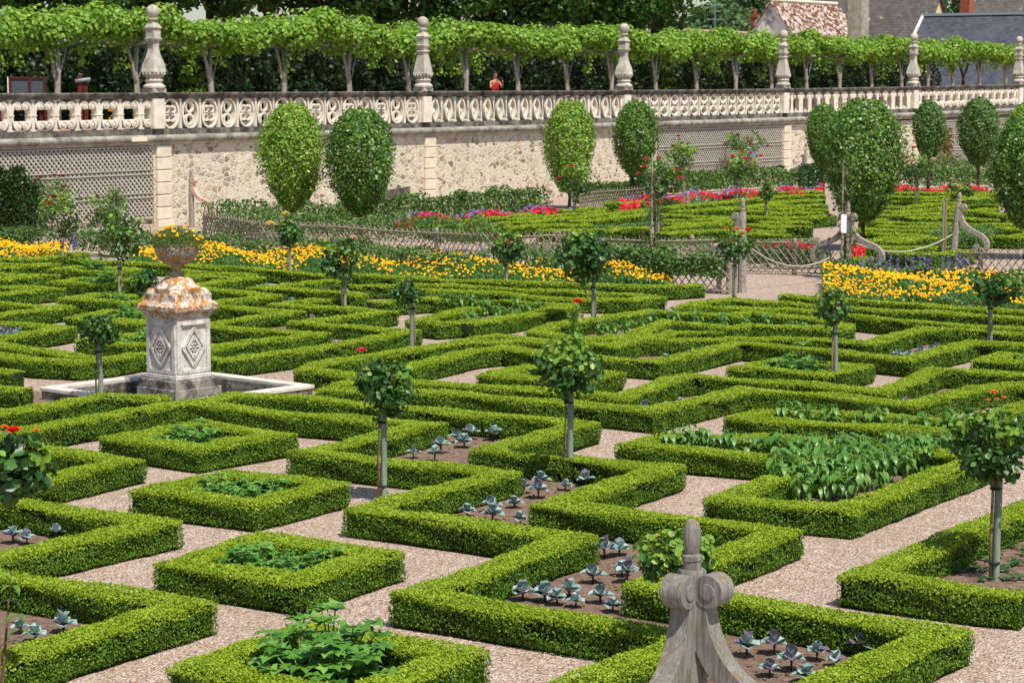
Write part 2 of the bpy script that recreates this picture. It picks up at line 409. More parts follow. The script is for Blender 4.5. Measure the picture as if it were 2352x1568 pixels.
M['black'] = plain('black_plastic', '#15161a', .4, .5)
M['apple'] = plain('dark_red_apple', '#5a1c24', .35, .5)
t = MT('water', .06, .5); t.color('#2c2f26'); t.bump(t.noise(7, 3), .15, .02); M['water'] = t.m
M['grass'] = varied('lawn', '#3a5a1c', '#567a2c', 3, .95)
# ================= camera, sky, sun =================
cam = bpy.data.cameras.new('camera'); co = bpy.data.objects.new('camera', cam); COL.objects.link(co)
co.location = (0, 0, CAMH); co.rotation_euler = (PI / 2 - PITCH, 0, 0)
cam.sensor_width = 36; cam.lens = FPX / 2352 * 36; cam.clip_start = .5; cam.clip_end = 3000
S.camera = co
SUN_EL, SUN_DIR = R(61), Vector((-.5, .866))          # light travels along SUN_DIR on the ground
wd = bpy.data.worlds.new('World'); S.world = wd; wd.use_nodes = True
nt = wd.node_tree; sk = nt.nodes.new('ShaderNodeTexSky'); sk.sky_type = 'NISHITA'; sk.sun_disc = False
sk.sun_elevation = SUN_EL; sk.air_density = 1.0; sk.dust_density = 1.0; sk.ozone_density = 1.0
az = math.atan2(-SUN_DIR.x, -SUN_DIR.y)             # compass bearing of the sun from +Y
sk.sun_rotation = az
bg = nt.nodes['Background']; bg.inputs['Strength'].default_value = .11
nt.links.new(sk.outputs[0], bg.inputs['Color'])
sl_ = bpy.data.lights.new('sun', 'SUN'); sl_.energy = 4.6; sl_.angle = R(.55); sl_.color = (1.0, .95, .86)
so = bpy.data.objects.new('sun', sl_); COL.objects.link(so)
dv = Vector((SUN_DIR.x * math.cos(SUN_EL), SUN_DIR.y * math.cos(SUN_EL), -math.sin(SUN_EL)))
so.rotation_euler = dv.to_track_quat('-Z', 'Y').to_euler(); so.location = (10, -10, 30)
S.view_settings.view_transform = 'Standard'; S.view_settings.look = 'None'; S.view_settings.exposure = .2; S.view_settings.gamma = 1
S.cycles.max_bounces = 6; S.cycles.transparent_max_bounces = 4; S.cycles.use_denoising = True; S.cycles.use_adaptive_sampling = True

# ================= ground =================
def sheet_obj(name, pts, z, m, kind='structure'):
    from mathutils.geometry import delaunay_2d_cdt
    n = len(pts); r = delaunay_2d_cdt([Vector(p) for p in pts], [], [list(range(n))], 1, 1e-5)
    F = []
    for f in r[2]:
        a, b_, c = (r[0][i] for i in f[:3]); F.append(tuple(f) if (b_ - a).cross(c - a) > 0 else tuple(f)[::-1])
    me = np_mesh(name, [(v.x, v.y, z) for v in r[0]], F, m)
    o = link(name, me); o['kind'] = kind; return o
sheet_obj('gravel_ground', [(-400, -20), (400, -20), (400, 1200), (-400, 1200)], 0, M['gravel'])

# ================= clipped box hedges =================
def wob(x, y, k=1.0):
    return (np.sin(x * 3.1 * k + y * 1.7) + np.sin(y * 4.3 * k - x * 2.2 + 1.3) + np.sin((x + y) * 7.9 * k)) / 3
def miter(P, w, closed):
    n = len(P); L, Rr = [], []
    for i in range(n):
        a = P[i - 1] if (i or closed) else None; b = P[(i + 1) % n] if (i < n - 1 or closed) else None
        d1 = unit(P[i] - a) if a is not None else None; d2 = unit(b - P[i]) if b is not None else None
        if d1 is None: d1 = d2
        if d2 is None: d2 = d1
        n1 = np.array([-d1[1], d1[0]]); n2 = np.array([-d2[1], d2[0]])
        m = unit(n1 + n2); k = min(1 / max(m @ n1, .35), 2.2)
        L.append(P[i] + m * w / 2 * k); Rr.append(P[i] - m * w / 2 * k)
    return np.array(L), np.array(Rr)
LEAFTOT = 0
def hedge_mesh(P, w, h, closed=False, z0=0.0, lod=1.0, mats=None, rough=.022):
    """a clipped hedge along the world polyline P: a core of twigs under a skin of small leaves"""
    global LEAFTOT
    P = np.array(P, float); L, Rr = miter(P, w, closed); n = len(P)
    segs = [(i, (i + 1) % n) for i in range(n if closed else n - 1)]
    Vc, Fc = [], []; LP, LN, LS, LT = [], [], [], []
    ins = .03
    Li, Ri = miter(P, w - 2 * ins, closed)
    for i, j in segs:
        b = len(Vc)
        for p in (Li[i], Ri[i], Ri[j], Li[j]): Vc.append((p[0], p[1], z0)); Vc.append((p[0], p[1], z0 + h - ins))
        Fc += [(b + 1, b + 3, b + 5, b + 7), (b, b + 1, b + 7, b + 6), (b + 2, b + 4, b + 5, b + 3)]
        if not closed and i == 0: Fc.append((b, b + 2, b + 3, b + 1))
        if not closed and j == n - 1: Fc.append((b + 4, b + 6, b + 7, b + 5))
        ln = np.linalg.norm(P[j] - P[i]); k = max(1, int(math.ceil(ln / 1.6)))
        for q in range(k):
            t0, t1 = q / k, (q + 1) / k
            l0, l1 = L[i] + (L[j] - L[i]) * t0, L[i] + (L[j] - L[i]) * t1
            r0, r1 = Rr[i] + (Rr[j] - Rr[i]) * t0, Rr[i] + (Rr[j] - Rr[i]) * t1
            mid = (l0 + l1 + r0 + r1) / 4; d = max(mid[1], 8)
            xs = mid[0] / d * FPX / 1176
            if abs(xs) > 1.22 or mid[1] < 10.5: continue
            s = min(max(1.9 * d / 2264, .022), .085) * lod
            rho = 1.9 / (.36 * s * s)
            quads = [(l0, l1, r1, r0, None)]
            dirv = unit(l1 - l0); nl = np.array([-dirv[1], dirv[0]])
            for a0, a1, nn in ((l0, l1, nl), (r0, r1, -nl)):
                quads.append((a0, a1, None, None, nn))
            if not closed and i == 0 and q == 0: quads.append((l0, r0, None, None, -dirv))
            if not closed and j == n - 1 and q == k - 1: quads.append((l1, r1, None, None, dirv))
            for a0, a1, b1, b0, nn in quads:
                if nn is None:
                    area = np.linalg.norm(a1 - a0) * w; c = int(area * rho * .95)
                    u, v = RNG.random((2, c, 1))
                    p = (a0 * (1 - u) + a1 * u) * (1 - v) + (b0 * (1 - u) + b1 * u) * v
                    e = np.minimum(v, 1 - v)[:, 0] * w
                    zz = z0 + h + wob(p[:, 0], p[:, 1]) * rough - np.clip(.03 - e, 0, .03) * .5 + RNG.normal(0, .007, c)
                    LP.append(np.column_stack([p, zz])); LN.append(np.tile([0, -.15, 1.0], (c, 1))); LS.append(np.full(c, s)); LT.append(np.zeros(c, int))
                else:
                    face = -(nn[0] * mid[0] + nn[1] * mid[1]) / np.linalg.norm(mid)
                    dens = 1.0 if face > -.08 else .22
                    area = np.linalg.norm(a1 - a0) * h; c = int(area * rho * dens)
                    if c < 1: continue
                    u, v = RNG.random((2, c, 1))
                    p = a0 * (1 - u) + a1 * u; z = v[:, 0] * h
                    off = wob(p[:, 0] * 1.3 + z * 5, p[:, 1] * 1.3 - z * 4) * rough * 1.2 + RNG.normal(0, .008, c) - np.clip(.045 - z, 0, .05) * .8 - .004
                    p = p + nn * off[:, None]
                    thin = np.sin(p[:, 0] * 5.3 + 3 * np.sin(p[:, 1] * 2.1)) + np.sin(p[:, 1] * 6.1 + z * 9 + 2 * np.sin(p[:, 0] * 1.7)) + .5 * np.sin(z * 30 + p[:, 0] * 11)
                    kp = (RNG.random(c) > np.clip((thin - 1.15) * .9, 0, .8)) & (RNG.random(c) > np.clip((.045 - z) * 14, 0, .55))
                    p, z, c = p[kp], z[kp], int(kp.sum())
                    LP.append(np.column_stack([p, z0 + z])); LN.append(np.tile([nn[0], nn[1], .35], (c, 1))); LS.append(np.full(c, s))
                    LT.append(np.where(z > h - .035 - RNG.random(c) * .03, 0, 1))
    if not LP: return None
    LP, LN, LS, LT = map(np.concatenate, (LP, LN, LS, LT))
    V, F = leaf_quads(LP, LN, LS, .66, .55)
    LEAFTOT += len(LP)
    V2 = np.concatenate([np.array(Vc), V]); F2 = np.concatenate([np.array(Fc), F + len(Vc)])
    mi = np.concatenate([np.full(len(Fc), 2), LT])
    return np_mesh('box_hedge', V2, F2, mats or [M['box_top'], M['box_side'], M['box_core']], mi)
HT = .265
HW = .315
HEDGES = {}
def hedge(label, sh, pts, closed=False, w=HW, h=HT, group=None, outer=False, key=None, cat='hedge', name='box_hedge'):
    if len(sh) == 1: pts = sheet(sh, pts)
    else:
        assert len(sh) == len(pts), label
        pts = [sheet(s, [p])[0] for s, p in zip(sh, pts)]
    P = np.array([W(x, y, h) for x, y in pts])
    if outer:
        a = sum(P[i][0] * P[(i + 1) % len(P)][1] - P[(i + 1) % len(P)][0] * P[i][1] for i in range(len(P)))
        L, Rr = miter(P, w, True); P = L if a > 0 else Rr
    if key: HEDGES[key] = P
    me = hedge_mesh(P, w, h, closed)
    if me is None: print('hedge out of view', label); return P
    o = link(name, me); tag(o, label, cat, group); return P
G1 = 'small square box hedges planted with celeriac'
def fourth(a, b, c):   # missing near corner of a square from left, back, right sightings at hedge-top height
    A, B, C = (np.array(W(*p, HT)) for p in (a, b, c)); return A + C - B
SQ = []
def square(label, a, b, c, grp=G1):
    P = np.array([W(*a, HT), W(*b, HT), W(*c, HT)]); P = np.vstack([P, P[0] + P[2] - P[1]])
    ar = sum(P[i][0] * P[(i + 1) % 4][1] - P[(i + 1) % 4][0] * P[i][1] for i in range(4))
    L, Rr = miter(P, HW, True); Q = L if ar > 0 else Rr
    me = hedge_mesh(Q, HW, HT, True); o = link('box_hedge', me); tag(o, label, 'hedge', grp)
    Li, Ri = miter(Q, HW * .8, True); SQ.append(Li if ar > 0 else Ri)
    return Q
n_ = .67123
square('square box hedge cut off by the bottom edge, tallest celeriac inside', (570 * n_, 2281 * n_), (1055 * n_, 2115 * n_), (1677 * n_, 2221 * n_))
square('square box hedge second nearest the camera, celeriac in its middle', (523 * n_, 1925 * n_), (887 * n_, 1818 * n_), (1384 * n_, 1884 * n_))
square('square box hedge third from the camera, between two zigzag hedges', (437 * n_, 1677 * n_), (776 * n_, 1602 * n_), (1201 * n_, 1648 * n_))
square('square box hedge nearest the front of the stone basin', (336 * n_, 1493 * n_), (684 * n_, 1439 * n_), (1024 * n_, 1481 * n_))
# the big compartment in front
ZL = hedge('long zigzag box hedge from the basin past the squares to the carved post',
  'V', [(1235, 1600), (1600, 1458), (954, 1361), (1322, 1231), (839, 1166), (1151, 1083), (705, 1036), (986, 971), (671, 950), (430, 920), (66, 983), (-75, 1010),
        (288, 1055), (-75, 1136), (360, 1196), (-110, 1300), (432, 1383), (-190, 1565)], key='ZL')
ZR = hedge('zigzag box hedge along the far side of the cabbages, ending by the carved post',
  'V', [(462, 917), (545, 904), (671, 911), (1031, 944), (1340, 970), (1121, 1030), (1530, 1071), (1264, 1155), (1795, 1217), (1487, 1339), (2170, 1448), (1800, 1600)], key='ZR')
hedge('low box hedge forking off in front of the stone basin at the left', 'V', [(383, 913), (240, 907), (36, 941), (-40, 955)])
hedge('short end of a box hedge beside the left corner of the stone basin', 'V', [(62, 891), (-60, 884)])
hedge('cut-off end of a box hedge above the left corner of the basin', 'V', [(40, 853), (-60, 846)])
hedge('tall-planted box enclosure filled with pepper plants at the right',
  'V', [(1455, 1020), (1530, 997), (1772, 1003), (1953, 1017), (2262, 1046), (1939, 1166), (1665, 1141), (1893, 1055)], closed=True, key='P1')
hedge('narrow box enclosure holding a single row of pepper plants',
  'V', [(1700, 956), (1748, 942), (2082, 955), (2240, 967), (2352, 927), (2440, 905), (2480, 935), (2310, 997), (2228, 994), (2005, 977), (1748, 961)], closed=True, key='P3')
hedge('box hedge with a pointed corner at the lower right, dark seedlings inside',
  'V', [(2490, 1110), (2352, 1162), (1981, 1318), (2251, 1353), (2352, 1362)], key='R1')
# concentric rows behind it
hedge('wavy box hedge pair holding a line of cabbages behind the standard roses',
  'BBCCCCDDDDDDDDDCCCCCBB', [(490, 640), (900, 652), (0, 668), (500, 707), (930, 750), (1344, 655), (180, 645), (560, 669), (870, 705), (1150, 637), (1420, 620),
                      (1420, 583), (980, 563), (750, 656), (450, 622), (1150, 573), (1040, 590), (780, 684), (450, 650), (0, 618), (920, 604), (640, 592)], closed=True, key='D1')
hedge('box hedge with a blunt left corner near the basin, stepping back to the right',
  'BBCCCCCDDDDDDDDDDCCCCCCB', [(370, 540), (680, 575), (0, 450), (180, 430), (480, 468), (740, 482), (960, 498), (-10, 490), (150, 452), (550, 486), (850, 516), (1130, 448), (1400, 460),
                       (1400, 415), (920, 392), (700, 452), (400, 430), (0, 408), (1200, 350), (1060, 347), (740, 418), (500, 400), (150, 370), (430, 512)], closed=True, key='E1')
hedge('box enclosure behind the red standard rose with young pepper plants',
  'CCCCCDDDDDCCC', [(345, 345), (560, 382), (760, 392), (1020, 296), (1344, 325), (200, 378), (590, 392), (600, 372), (480, 350), (200, 325), (1344, 268), (940, 242), (500, 300)], closed=True, key='F1')
square('square box hedge with leafy plants behind the middle standard rose', (1093, 860.5), (1204, 834), (1437, 853), 'square box hedges in the middle rows')
square('square box hedge around a tall bolting plant, right of centre', (1667, 843), (1790, 820), (2011, 838), 'square box hedges in the middle rows')
square('square box hedge cut off by the right edge of the picture', (2228, 826), (2300, 808), (2560, 826), 'square box hedges in the middle rows')
hedge('rounded box hedge beside the gravel path, below the gate posts', 'CCCDDDDDDD', [(1110, 220), (1180, 196), (1344, 184), (300, 285), (520, 300), (1000, 328), (1400, 358), (1400, 396), (900, 366), (350, 310)], closed=True, key='G1')
hedge('box hedge edging the front of the right hand marigold bed', 'DDDDDD', [(345, 252), (500, 268), (800, 285), (1100, 305), (1420, 325), (1420, 312)], key='H1')
hedge('long box hedge edging the front of the left hand marigold bed', 'BBCCCCC', [(600, 55), (900, 72), (0, 86), (300, 95), (700, 108), (1000, 120), (1190, 108)], key='H2')
hedge('low box hedge row second from the left marigold bed, with a blunt right end', 'BBBCCCCCCBB', [(590, 115), (800, 112), (1100, 110), (0, 117), (440, 140), (830, 158), (960, 170), (820, 185), (430, 178), (1344, 150), (950, 133)], key='I1')
hedge('box hedge turning back round the row of young pepper plants', 'BBBCCCC', [(700, 198), (1000, 180), (1344, 195), (0, 188), (500, 210), (300, 262), (0, 305)])
hedge('box hedge in front of the thin standard rose, rising to the right', 'BBBBC', [(1225, 225), (930, 292), (1050, 305), (1344, 285), (530, 222)])
# left far compartment: two zigzags and a column of squares
hedge('zigzag box hedge in the middle rows, pointed ends to the right',
  'BBBBBBBBBBAAAAAAAAAA', [(530, 85), (130, 122), (560, 145), (640, 158), (230, 208), (780, 245), (340, 300), (900, 345), (400, 435), (0, 490), (1344, 612), (1130, 636), (1010, 625), (850, 600), (690, 612), (550, 635), (390, 650), (200, 640), (0, 618), (-60, 610)], key='MZ')
hedge('zigzag box hedge whose corners point at the urn pedestal from the right',
  'BAABABABABAAA', [(0, 58), (1150, 200), (930, 215), (105, 72), (950, 265), (195, 165), (960, 360), (310, 245), (1000, 465), (430, 358), (1130, 570), (1000, 600), (860, 585)], key='NZ')
hedge('box hedge row joining the front line left of the urn pedestal', 'A', [(-40, 560), (200, 590), (360, 612), (480, 632)])
hedge('zigzag box hedge at the far left with its points facing right',
  'A', [(-60, 128), (180, 125), (430, 95)])
hedge('first pointed box hedge below the left marigolds, at the picture edge', 'A', [(-60, 152), (240, 155), (-60, 178)])
hedge('second pointed box hedge below the left marigolds, at the picture edge', 'A', [(-60, 200), (240, 210), (-60, 232)])
hedge('third pointed box hedge down the left edge of the picture', 'A', [(-60, 265), (265, 278), (-60, 306)])
hedge('fourth pointed box hedge down the left edge, cabbages behind it', 'A', [(-60, 348), (320, 372), (-60, 415)])
hedge('lowest pointed box hedge down the left edge, blue cabbages behind it', 'A', [(-60, 447), (330, 475), (-60, 540)])
G2 = 'box squares in the column left of the pedestal'
def sqA(label, pts):
    q = sheet('A', pts); square(label, *q, G2)
sqA('lowest box square left of the pedestal, hidden by its shaft', [(375, 545), (600, 500), (1080, 530)])
sqA('box square second from the bottom left of the pedestal', [(325, 425), (560, 385), (960, 415)])
sqA('box square behind the lichened cap left of the urn', [(285, 330), (500, 298), (880, 320)])
sqA('box square behind the small left standard rose', [(240, 243), (420, 220), (780, 240)])
sqA('farthest box square of the left column, near the marigolds', [(238, 180), (400, 160), (740, 178)])
hedge('thin box hedge row in front of the marigolds left of the urn', 'A', [(380, 128), (560, 140), (740, 150), (950, 158), (1344, 178)])
hedge('box hedge row just below the urn, running right', 'AAB', [(920, 188), (1150, 196), (90, 60)])
hedge('low box hedge row right of the second zigzag, reaching the marigold hedge', 'B', [(110, 30), (440, 55), (600, 62)])

# beyond the trellis fence: the flatter parterre
G3 = 'far box hedges beyond the lattice fence'
far = [
 ('I', [(-20, 262), (250, 252), (520, 245)], 'far box hedge nearest the red flowers left of the big pear tree'),
 ('I', [(-20, 292), (300, 285), (530, 275)], 'second far box hedge below the red flowers left of the big pear tree'),
 ('I', [(-20, 332), (300, 330), (540, 322)], 'third far box hedge left of the big pear tree'),
 ('I', [(-20, 375), (250, 378), (560, 368)], 'fourth far box hedge left of the big pear tree'),
 ('I', [(-20, 402), (300, 405), (600, 408)], 'fifth far box hedge left of the big pear tree'),
 ('I', [(-20, 445), (200, 440), (440, 432), (300, 425)], 'sixth far box hedge, hooked, left of the big pear tree'),
 ('I', [(-20, 480), (200, 478), (420, 478), (620, 462)], 'lowest far box hedge left of the big pear tree'),
 ('I', [(1090, 285), (1500, 300), (1900, 290), (2100, 250)], 'far box hedge directly below the right hand red flowers'),
 ('I', [(1060, 335), (1300, 330), (1650, 325), (2080, 300)], 'second far box hedge below the right hand red flowers'),
 ('I', [(1040, 425), (1250, 430), (1450, 415), (1700, 385), (2080, 370)], 'curved far box hedge behind the bent gate post'),
 ('I', [(1050, 380), (1250, 390), (1440, 370), (1700, 345)], 'short far box hedge beside the twin bare stakes'),
 ('I', [(1310, 485), (1600, 478), (2100, 502)], 'far box hedge behind the volute of the right gate post'),
 ('I', [(1060, 490), (960, 515), (1300, 530), (1700, 535)], 'far box hedge right under the big pear tree crown'),
 ('I', [(880, 580), (1100, 590), (1700, 608)], 'far box hedge behind the gray blue cabbages'),
 ('I', [(860, 615), (1200, 628), (1550, 650)], 'second far box hedge between the two gate posts'),
 ('I', [(1150, 700), (1400, 665), (1650, 650), (2040, 645)], 'far box hedge rising to the right behind the rope'),
 ('I', [(860, 735), (1200, 745), (1700, 745)], 'far box hedge crossing just behind the rope'),
 ('I', [(1130, 775), (1350, 800), (1700, 798), (1850, 770)], 'nearest far box hedge, under the sagging rope'),
 ('I', [(800, 845), (900, 848), (1000, 835)], 'tiny far box hedge in front of the small red flower clump'),
 ('I', [(2000, 430), (2200, 460), (2420, 440)], 'far box hedge behind the trunk of the right edge tree'),
 ('I', [(2060, 570), (2420, 590)], 'far box hedge below the right edge tree'),
 ('I', [(2050, 640), (2250, 650), (2420, 628)], 'lowest far box hedge at the right edge'),
 ('I', [(1720, 540), (2000, 545), (2420, 530)], 'far box hedge inside the curl of the right gate scroll'),
 ('H', [(-10, 465), (250, 435), (780, 388)], 'far box hedge rising to the right under the red flowers'),
 ('H', [(810, 345), (1160, 345)], 'short thick far box hedge behind the tall rose with pink flowers'),
 ('H', [(-10, 525), (400, 492), (800, 452), (1200, 405)], 'second far box hedge rising to the right, left of the tall apple'),
 ('H', [(540, 520), (800, 490), (1200, 445)], 'third far box hedge rising to the right, left of the tall apple'),
 ('H', [(860, 575), (1200, 572)], 'far box hedge seen just above the lattice fence'),
 ('H', [(1340, 395), (1500, 372), (1800, 350), (2100, 315), (2420, 288)], 'long far box hedge under the right run of red flowers'),
 ('H', [(1440, 430), (1700, 408), (2420, 372)], 'second long far box hedge right of the tall apple'),
 ('H', [(1310, 448), (1650, 470), (1950, 480)], 'far box hedge right of the tall apple, sinking to the right'),
 ('H', [(1810, 385), (2050, 388), (2420, 342)], 'far box hedge with a shaded dip beside the small rose'),
 ('H', [(1340, 575), (1600, 545), (1960, 520)], 'far box hedge behind the pale flowering bed'),
 ('H', [(1350, 535), (1700, 530), (1950, 505)], 'far box hedge in front of the pale flowering bed'),
 ('H', [(2080, 420), (2300, 440), (2420, 442)], 'far box hedge behind the shorter gate post finial'),
 ('H', [(2080, 470), (2250, 480), (2420, 495)], 'second far box hedge behind the shorter gate post finial'),
 ('H', [(1320, 620), (1600, 605), (1900, 590)], 'nearest far box hedge above the lattice fence'),
 ('H', [(2080, 540), (2300, 560), (2420, 560)], 'third far box hedge behind the shorter gate post'),
 ('H', [(2120, 620), (2420, 640)], 'lowest far box hedge right of the shorter gate post'),
]
far += [
 ('I', [(-20, 520), (150, 522), (420, 516)], 'far box hedge beside the chive tuft left of the pear tree'),
 ('I', [(60, 560), (300, 555), (430, 560)], 'second far box hedge beside the chive tuft'),
 ('I', [(1060, 455), (1300, 458), (1700, 440)], 'far box hedge below the curved one right of the big tree'),
 ('I', [(1060, 550), (1300, 560), (1700, 570), (2050, 600)], 'far box hedge in the gap right of the big tree foot'),
 ('I', [(900, 690), (1150, 660), (1500, 668)], 'far box hedge with cabbages before it, behind the rope'),
 ('I', [(1700, 420), (1900, 415), (2080, 402)], 'short far box hedge under the right edge rows'),
 ('I', [(1100, 255), (1600, 262), (2050, 262)], 'farthest box hedge at the right beyond the pale rose'),
 ('H', [(1330, 500), (1600, 500), (1900, 492)], 'thin far box hedge level with the pale seedlings'),
 ('H', [(2090, 380), (2260, 372), (2420, 362)], 'thin far box hedge behind the carved finial'),
 ('H', [(2080, 590), (2250, 600), (2420, 600)], 'far box hedge between chives and gate post'),
 ('H', [(-10, 495), (350, 462), (790, 420)], 'thin far box hedge between the first two rising ones'),
 ('H', [(-10, 560), (300, 545), (700, 545)], 'flat far box hedge at the near left of the far parterre'),
 ('H', [(200, 590), (700, 590), (1190, 600)], 'near far box hedge just behind the lattice middle'),
 ('M', [(1700, 520), (1950, 500), (2300, 462)], 'left far box hedge under the first red ribbon'),
 ('M', [(1500, 560), (1800, 545), (2300, 520)], 'second left far box hedge under the first red ribbon'),
 ('M', [(1750, 590), (2000, 585), (2330, 560)], 'third left far box hedge under the first red ribbon'),
]
for s, p, lab in far: hedge(lab, s, p, group=G3, w=.5, h=.32)

# ---- soil inside the enclosures
SZ = [.006]
def soil(pts, z=None):
    SZ[0] += .002; sheet_obj('soil_bed', pts, SZ[0], M['soil'])
soil([tuple(p) for p in ZL[:10]] + [tuple(p) for p in ZR])
soil([tuple(p) for p in ZL[9:]] + [(-9, 13.0), (-9, 33.5)])
for k in ('P1', 'P3', 'D1', 'E1', 'F1', 'G1'): soil([tuple(p) for p in HEDGES[k]])
soil([tuple(p) for p in HEDGES['R1']] + [(7, 14)])
for q in SQ: soil([tuple(p) for p in q])
soil([tuple(p) for p in HEDGES['NZ'][:11]] + [tuple(p) for p in HEDGES['MZ'][:10]][::-1])
print('LEAVES', LEAFTOT)
# ================= basin, pedestal, urn =================
BC = (-4.47, 30.0); PR = R(-41)
bs = empty('stone_basin', (BC[0], BC[1], 0), PR); tag(bs, 'square stone basin with shallow water and white rim around the urn pedestal', 'basin')
hs = 1.27
b = MB()
for k in range(4):
    a = k * PI / 2; c, s_ = math.cos(a), math.sin(a); L = 2 * hs if k % 2 == 0 else 2 * hs - .34
    b.box((-s_ * (hs - .085), c * (hs - .085), .06), (L, .17, .14), a)
b.build('wall', M['basin_in'], bs)
b = MB()
for k in range(4):
    a = k * PI / 2; c, s_ = math.cos(a), math.sin(a); L = 2 * hs + .04 if k % 2 == 0 else 2 * hs - .32
    b.box((-s_ * (hs - .075), c * (hs - .075), .152), (L, .19, .05), a, bev=.008)
b.build('rim', M['basin'], bs)
me = np_mesh('water', [(-1.1, -1.1, .035), (1.1, -1.1, .035), (1.1, 1.1, .035), (-1.1, 1.1, .035)], [(0, 1, 2, 3)], M['water']); link('water', me, bs)
pd = empty('pedestal', (BC[0] + .02, BC[1], 0), PR); tag(pd, 'tall square stone pedestal with carved lozenges and orange lichen on its cap', 'pedestal')
b = MB(); b.box((0, 0, .10), (.80, .80, .16), bev=.012); b.box((0, 0, .235), (.755, .755, .115), bev=.012); b.build('plinth', M['basin_in'], pd)
b = MB(); b.box((0, 0, .33), (.63, .63, .07), bev=.015); b.box((0, 0, .735), (.585, .585, .75))
b.build('shaft', M['ped'], pd)
for k in range(4):
    a = k * PI / 2; Mx = Matrix.Rotation(a, 4, 'Z') @ Matrix.Translation((0, -.2925, 0))
    def bx(mb, c, d, ry=0): 
        r = bmesh.ops.create_cube(mb.bm, size=1)
        bmesh.ops.transform(mb.bm, matrix=Mx @ Matrix.Translation(c) @ Matrix.Rotation(ry, 4, 'Y') @ Matrix.Diagonal((*d, 1)), verts=r['verts'])
    b = MB()
    for sx in (-1, 1): bx(b, (sx * .255, -.008, .73), (.06, .024, .70))
    for z in (.405, 1.055): bx(b, (0, -.008, z), (.45, .024, .05))
    bx(b, (0, -.02, 1.03), (.40, .03, .022))
    b.build('panel_frame', M['ped'], pd)
    b = MB()
    for q, (w_, t_) in enumerate(((.30, .034), (.175, .026))):
        for e in range(4):
            an = PI / 4 + e * PI / 2
            # bars of a lozenge taller than wide
            p0 = (math.cos(e * PI / 2) * w_ * .62, math.sin(e * PI / 2) * w_ * .85); e2 = (e + 1) * PI / 2
            p1 = (math.cos(e2) * w_ * .62, math.sin(e2) * w_ * .85)
            b.bar(Mx @ Vector((p0[0], -.012 - q * .006, .72 + p0[1])), Mx @ Vector((p1[0], -.012 - q * .006, .72 + p1[1])), t_, t_ * 1.2)
    bx(b, (0, -.004, .72), (.11, .014, .11), PI / 4)
    b.build('lozenge', M['ped'], pd)
    b = MB()
    for (x, z) in ((0, 0), (.045, 0), (-.045, 0), (0, .055), (0, -.055), (.03, .035), (-.03, .035), (.03, -.035), (-.03, -.035), (0, .095), (0, -.095), (.07, 0), (-.07, 0)):
        b.ico(Mx @ Vector((x, -.018, .72 + z)), .019, 1)
    b.build('rosette', M['ped'], pd, True)
b = MB()
b.lathe([(.43, 1.11), (.455, 1.13), (.455, 1.165), (.49, 1.18), (.54, 1.215), (.545, 1.27), (.50, 1.30), (.455, 1.325), (.445, 1.34), (.45, 1.40), (.44, 1.43)], n=4, rot=PI / 4)
b.lathe([(.30, 1.42), (.31, 1.45), (.305, 1.50), (.27, 1.53), (.235, 1.55), (.21, 1.59), (.15, 1.63), (.1, 1.655)], n=16)
for sx in (-1, 1):
    for sy in (-1, 1): b.ico((sx * .235, sy * .235, 1.42), .095, 2, (1, 1, .8))
b.build('cap', M['ped_top'], pd, 'auto')
un = empty('stone_urn', (BC[0] + .02, BC[1], 1.65), PR); tag(un, 'round lichened stone urn standing on the pedestal cap', 'urn')
MB().lathe([(.09, 0), (.10, .015), (.10, .035), (.065, .05), (.05, .09), (.075, .125), (.10, .14)], n=20).build('foot', M['urn'], un, True)
MB().lathe([(.08, .14), (.17, .165), (.235, .22), (.28, .29), (.298, .35), (.285, .39), (.262, .40), (.27, .415), (.262, .43), (.2, .42)], n=28).build('bowl', M['urn'], un, True)
n = 5200
ph = RNG.random(n) * 2 * PI; r = np.sqrt(RNG.random(n)); hh = RNG.random(n) ** .7
P = np.column_stack([np.cos(ph) * r * .36, np.sin(ph) * r * .36, .40 + (1 - r ** 2 * .75) * .26 * hh + RNG.normal(0, .012, n)])
V, F = leaf_quads(P, P * [1, 1, .3] + [0, 0, .6], .034, .3, .8)
fn = 46; ph = RNG.random(fn) * 2 * PI; r = np.sqrt(RNG.random(fn))
P2 = np.column_stack([np.cos(ph) * r * .34, np.sin(ph) * r * .34, .44 + (1 - r ** 2 * .8) * .25])
up = empty('urn_flowers', (BC[0] + .02, BC[1], 1.65)); tag(up, 'feathery mound of foliage with small yellow flowers filling the stone urn', 'plant')
link('foliage', np_mesh('f', V, F, M['herb_leaf']), up)
V, F = leaf_quads(np.repeat(P2, 3, 0) + RNG.normal(0, .008, (fn * 3, 3)), np.tile([0, -.6, 1.], (fn * 3, 1)), .036, .9, .3)
link('flowers', np_mesh('f', V, F, M['mari_flower']), up)

# ================= terrace wall =================
WK, WV = 295371.0, 4800.0
WDIR = np.array([.572, .820]); WRZ = math.atan2(.820, .572)
def wpt(x, off=0.0):
    d = WK * (1 + off / 46.6) / (WV - x); return np.array([(x - 1176) / FPX * d, d])
ORG = wpt(359)
def sof(x, off=0.0): return float((wpt(x, off) - ORG) @ WDIR)
def TW(s, y, z=0): return (ORG[0] + WDIR[0] * s - WDIR[1] * y, ORG[1] + WDIR[1] * s + WDIR[0] * y, z)
PX = [359, 973, 1431, 1794, 2091, 2331]
PS = [sof(x) for x in PX]; print('PIERS', [round(v, 1) for v in PS])
SL, SR = -24.0, PS[5] + .4
def zo(s): return .0 if s < PS[2] else .20 * ((s - PS[2]) / (PS[5] - PS[2])) ** 1.6
ZF = 2.86          # terrace level
def wall_empty(name, s=0, y=0, z=0): return empty(name, TW(s, y, z), WRZ)
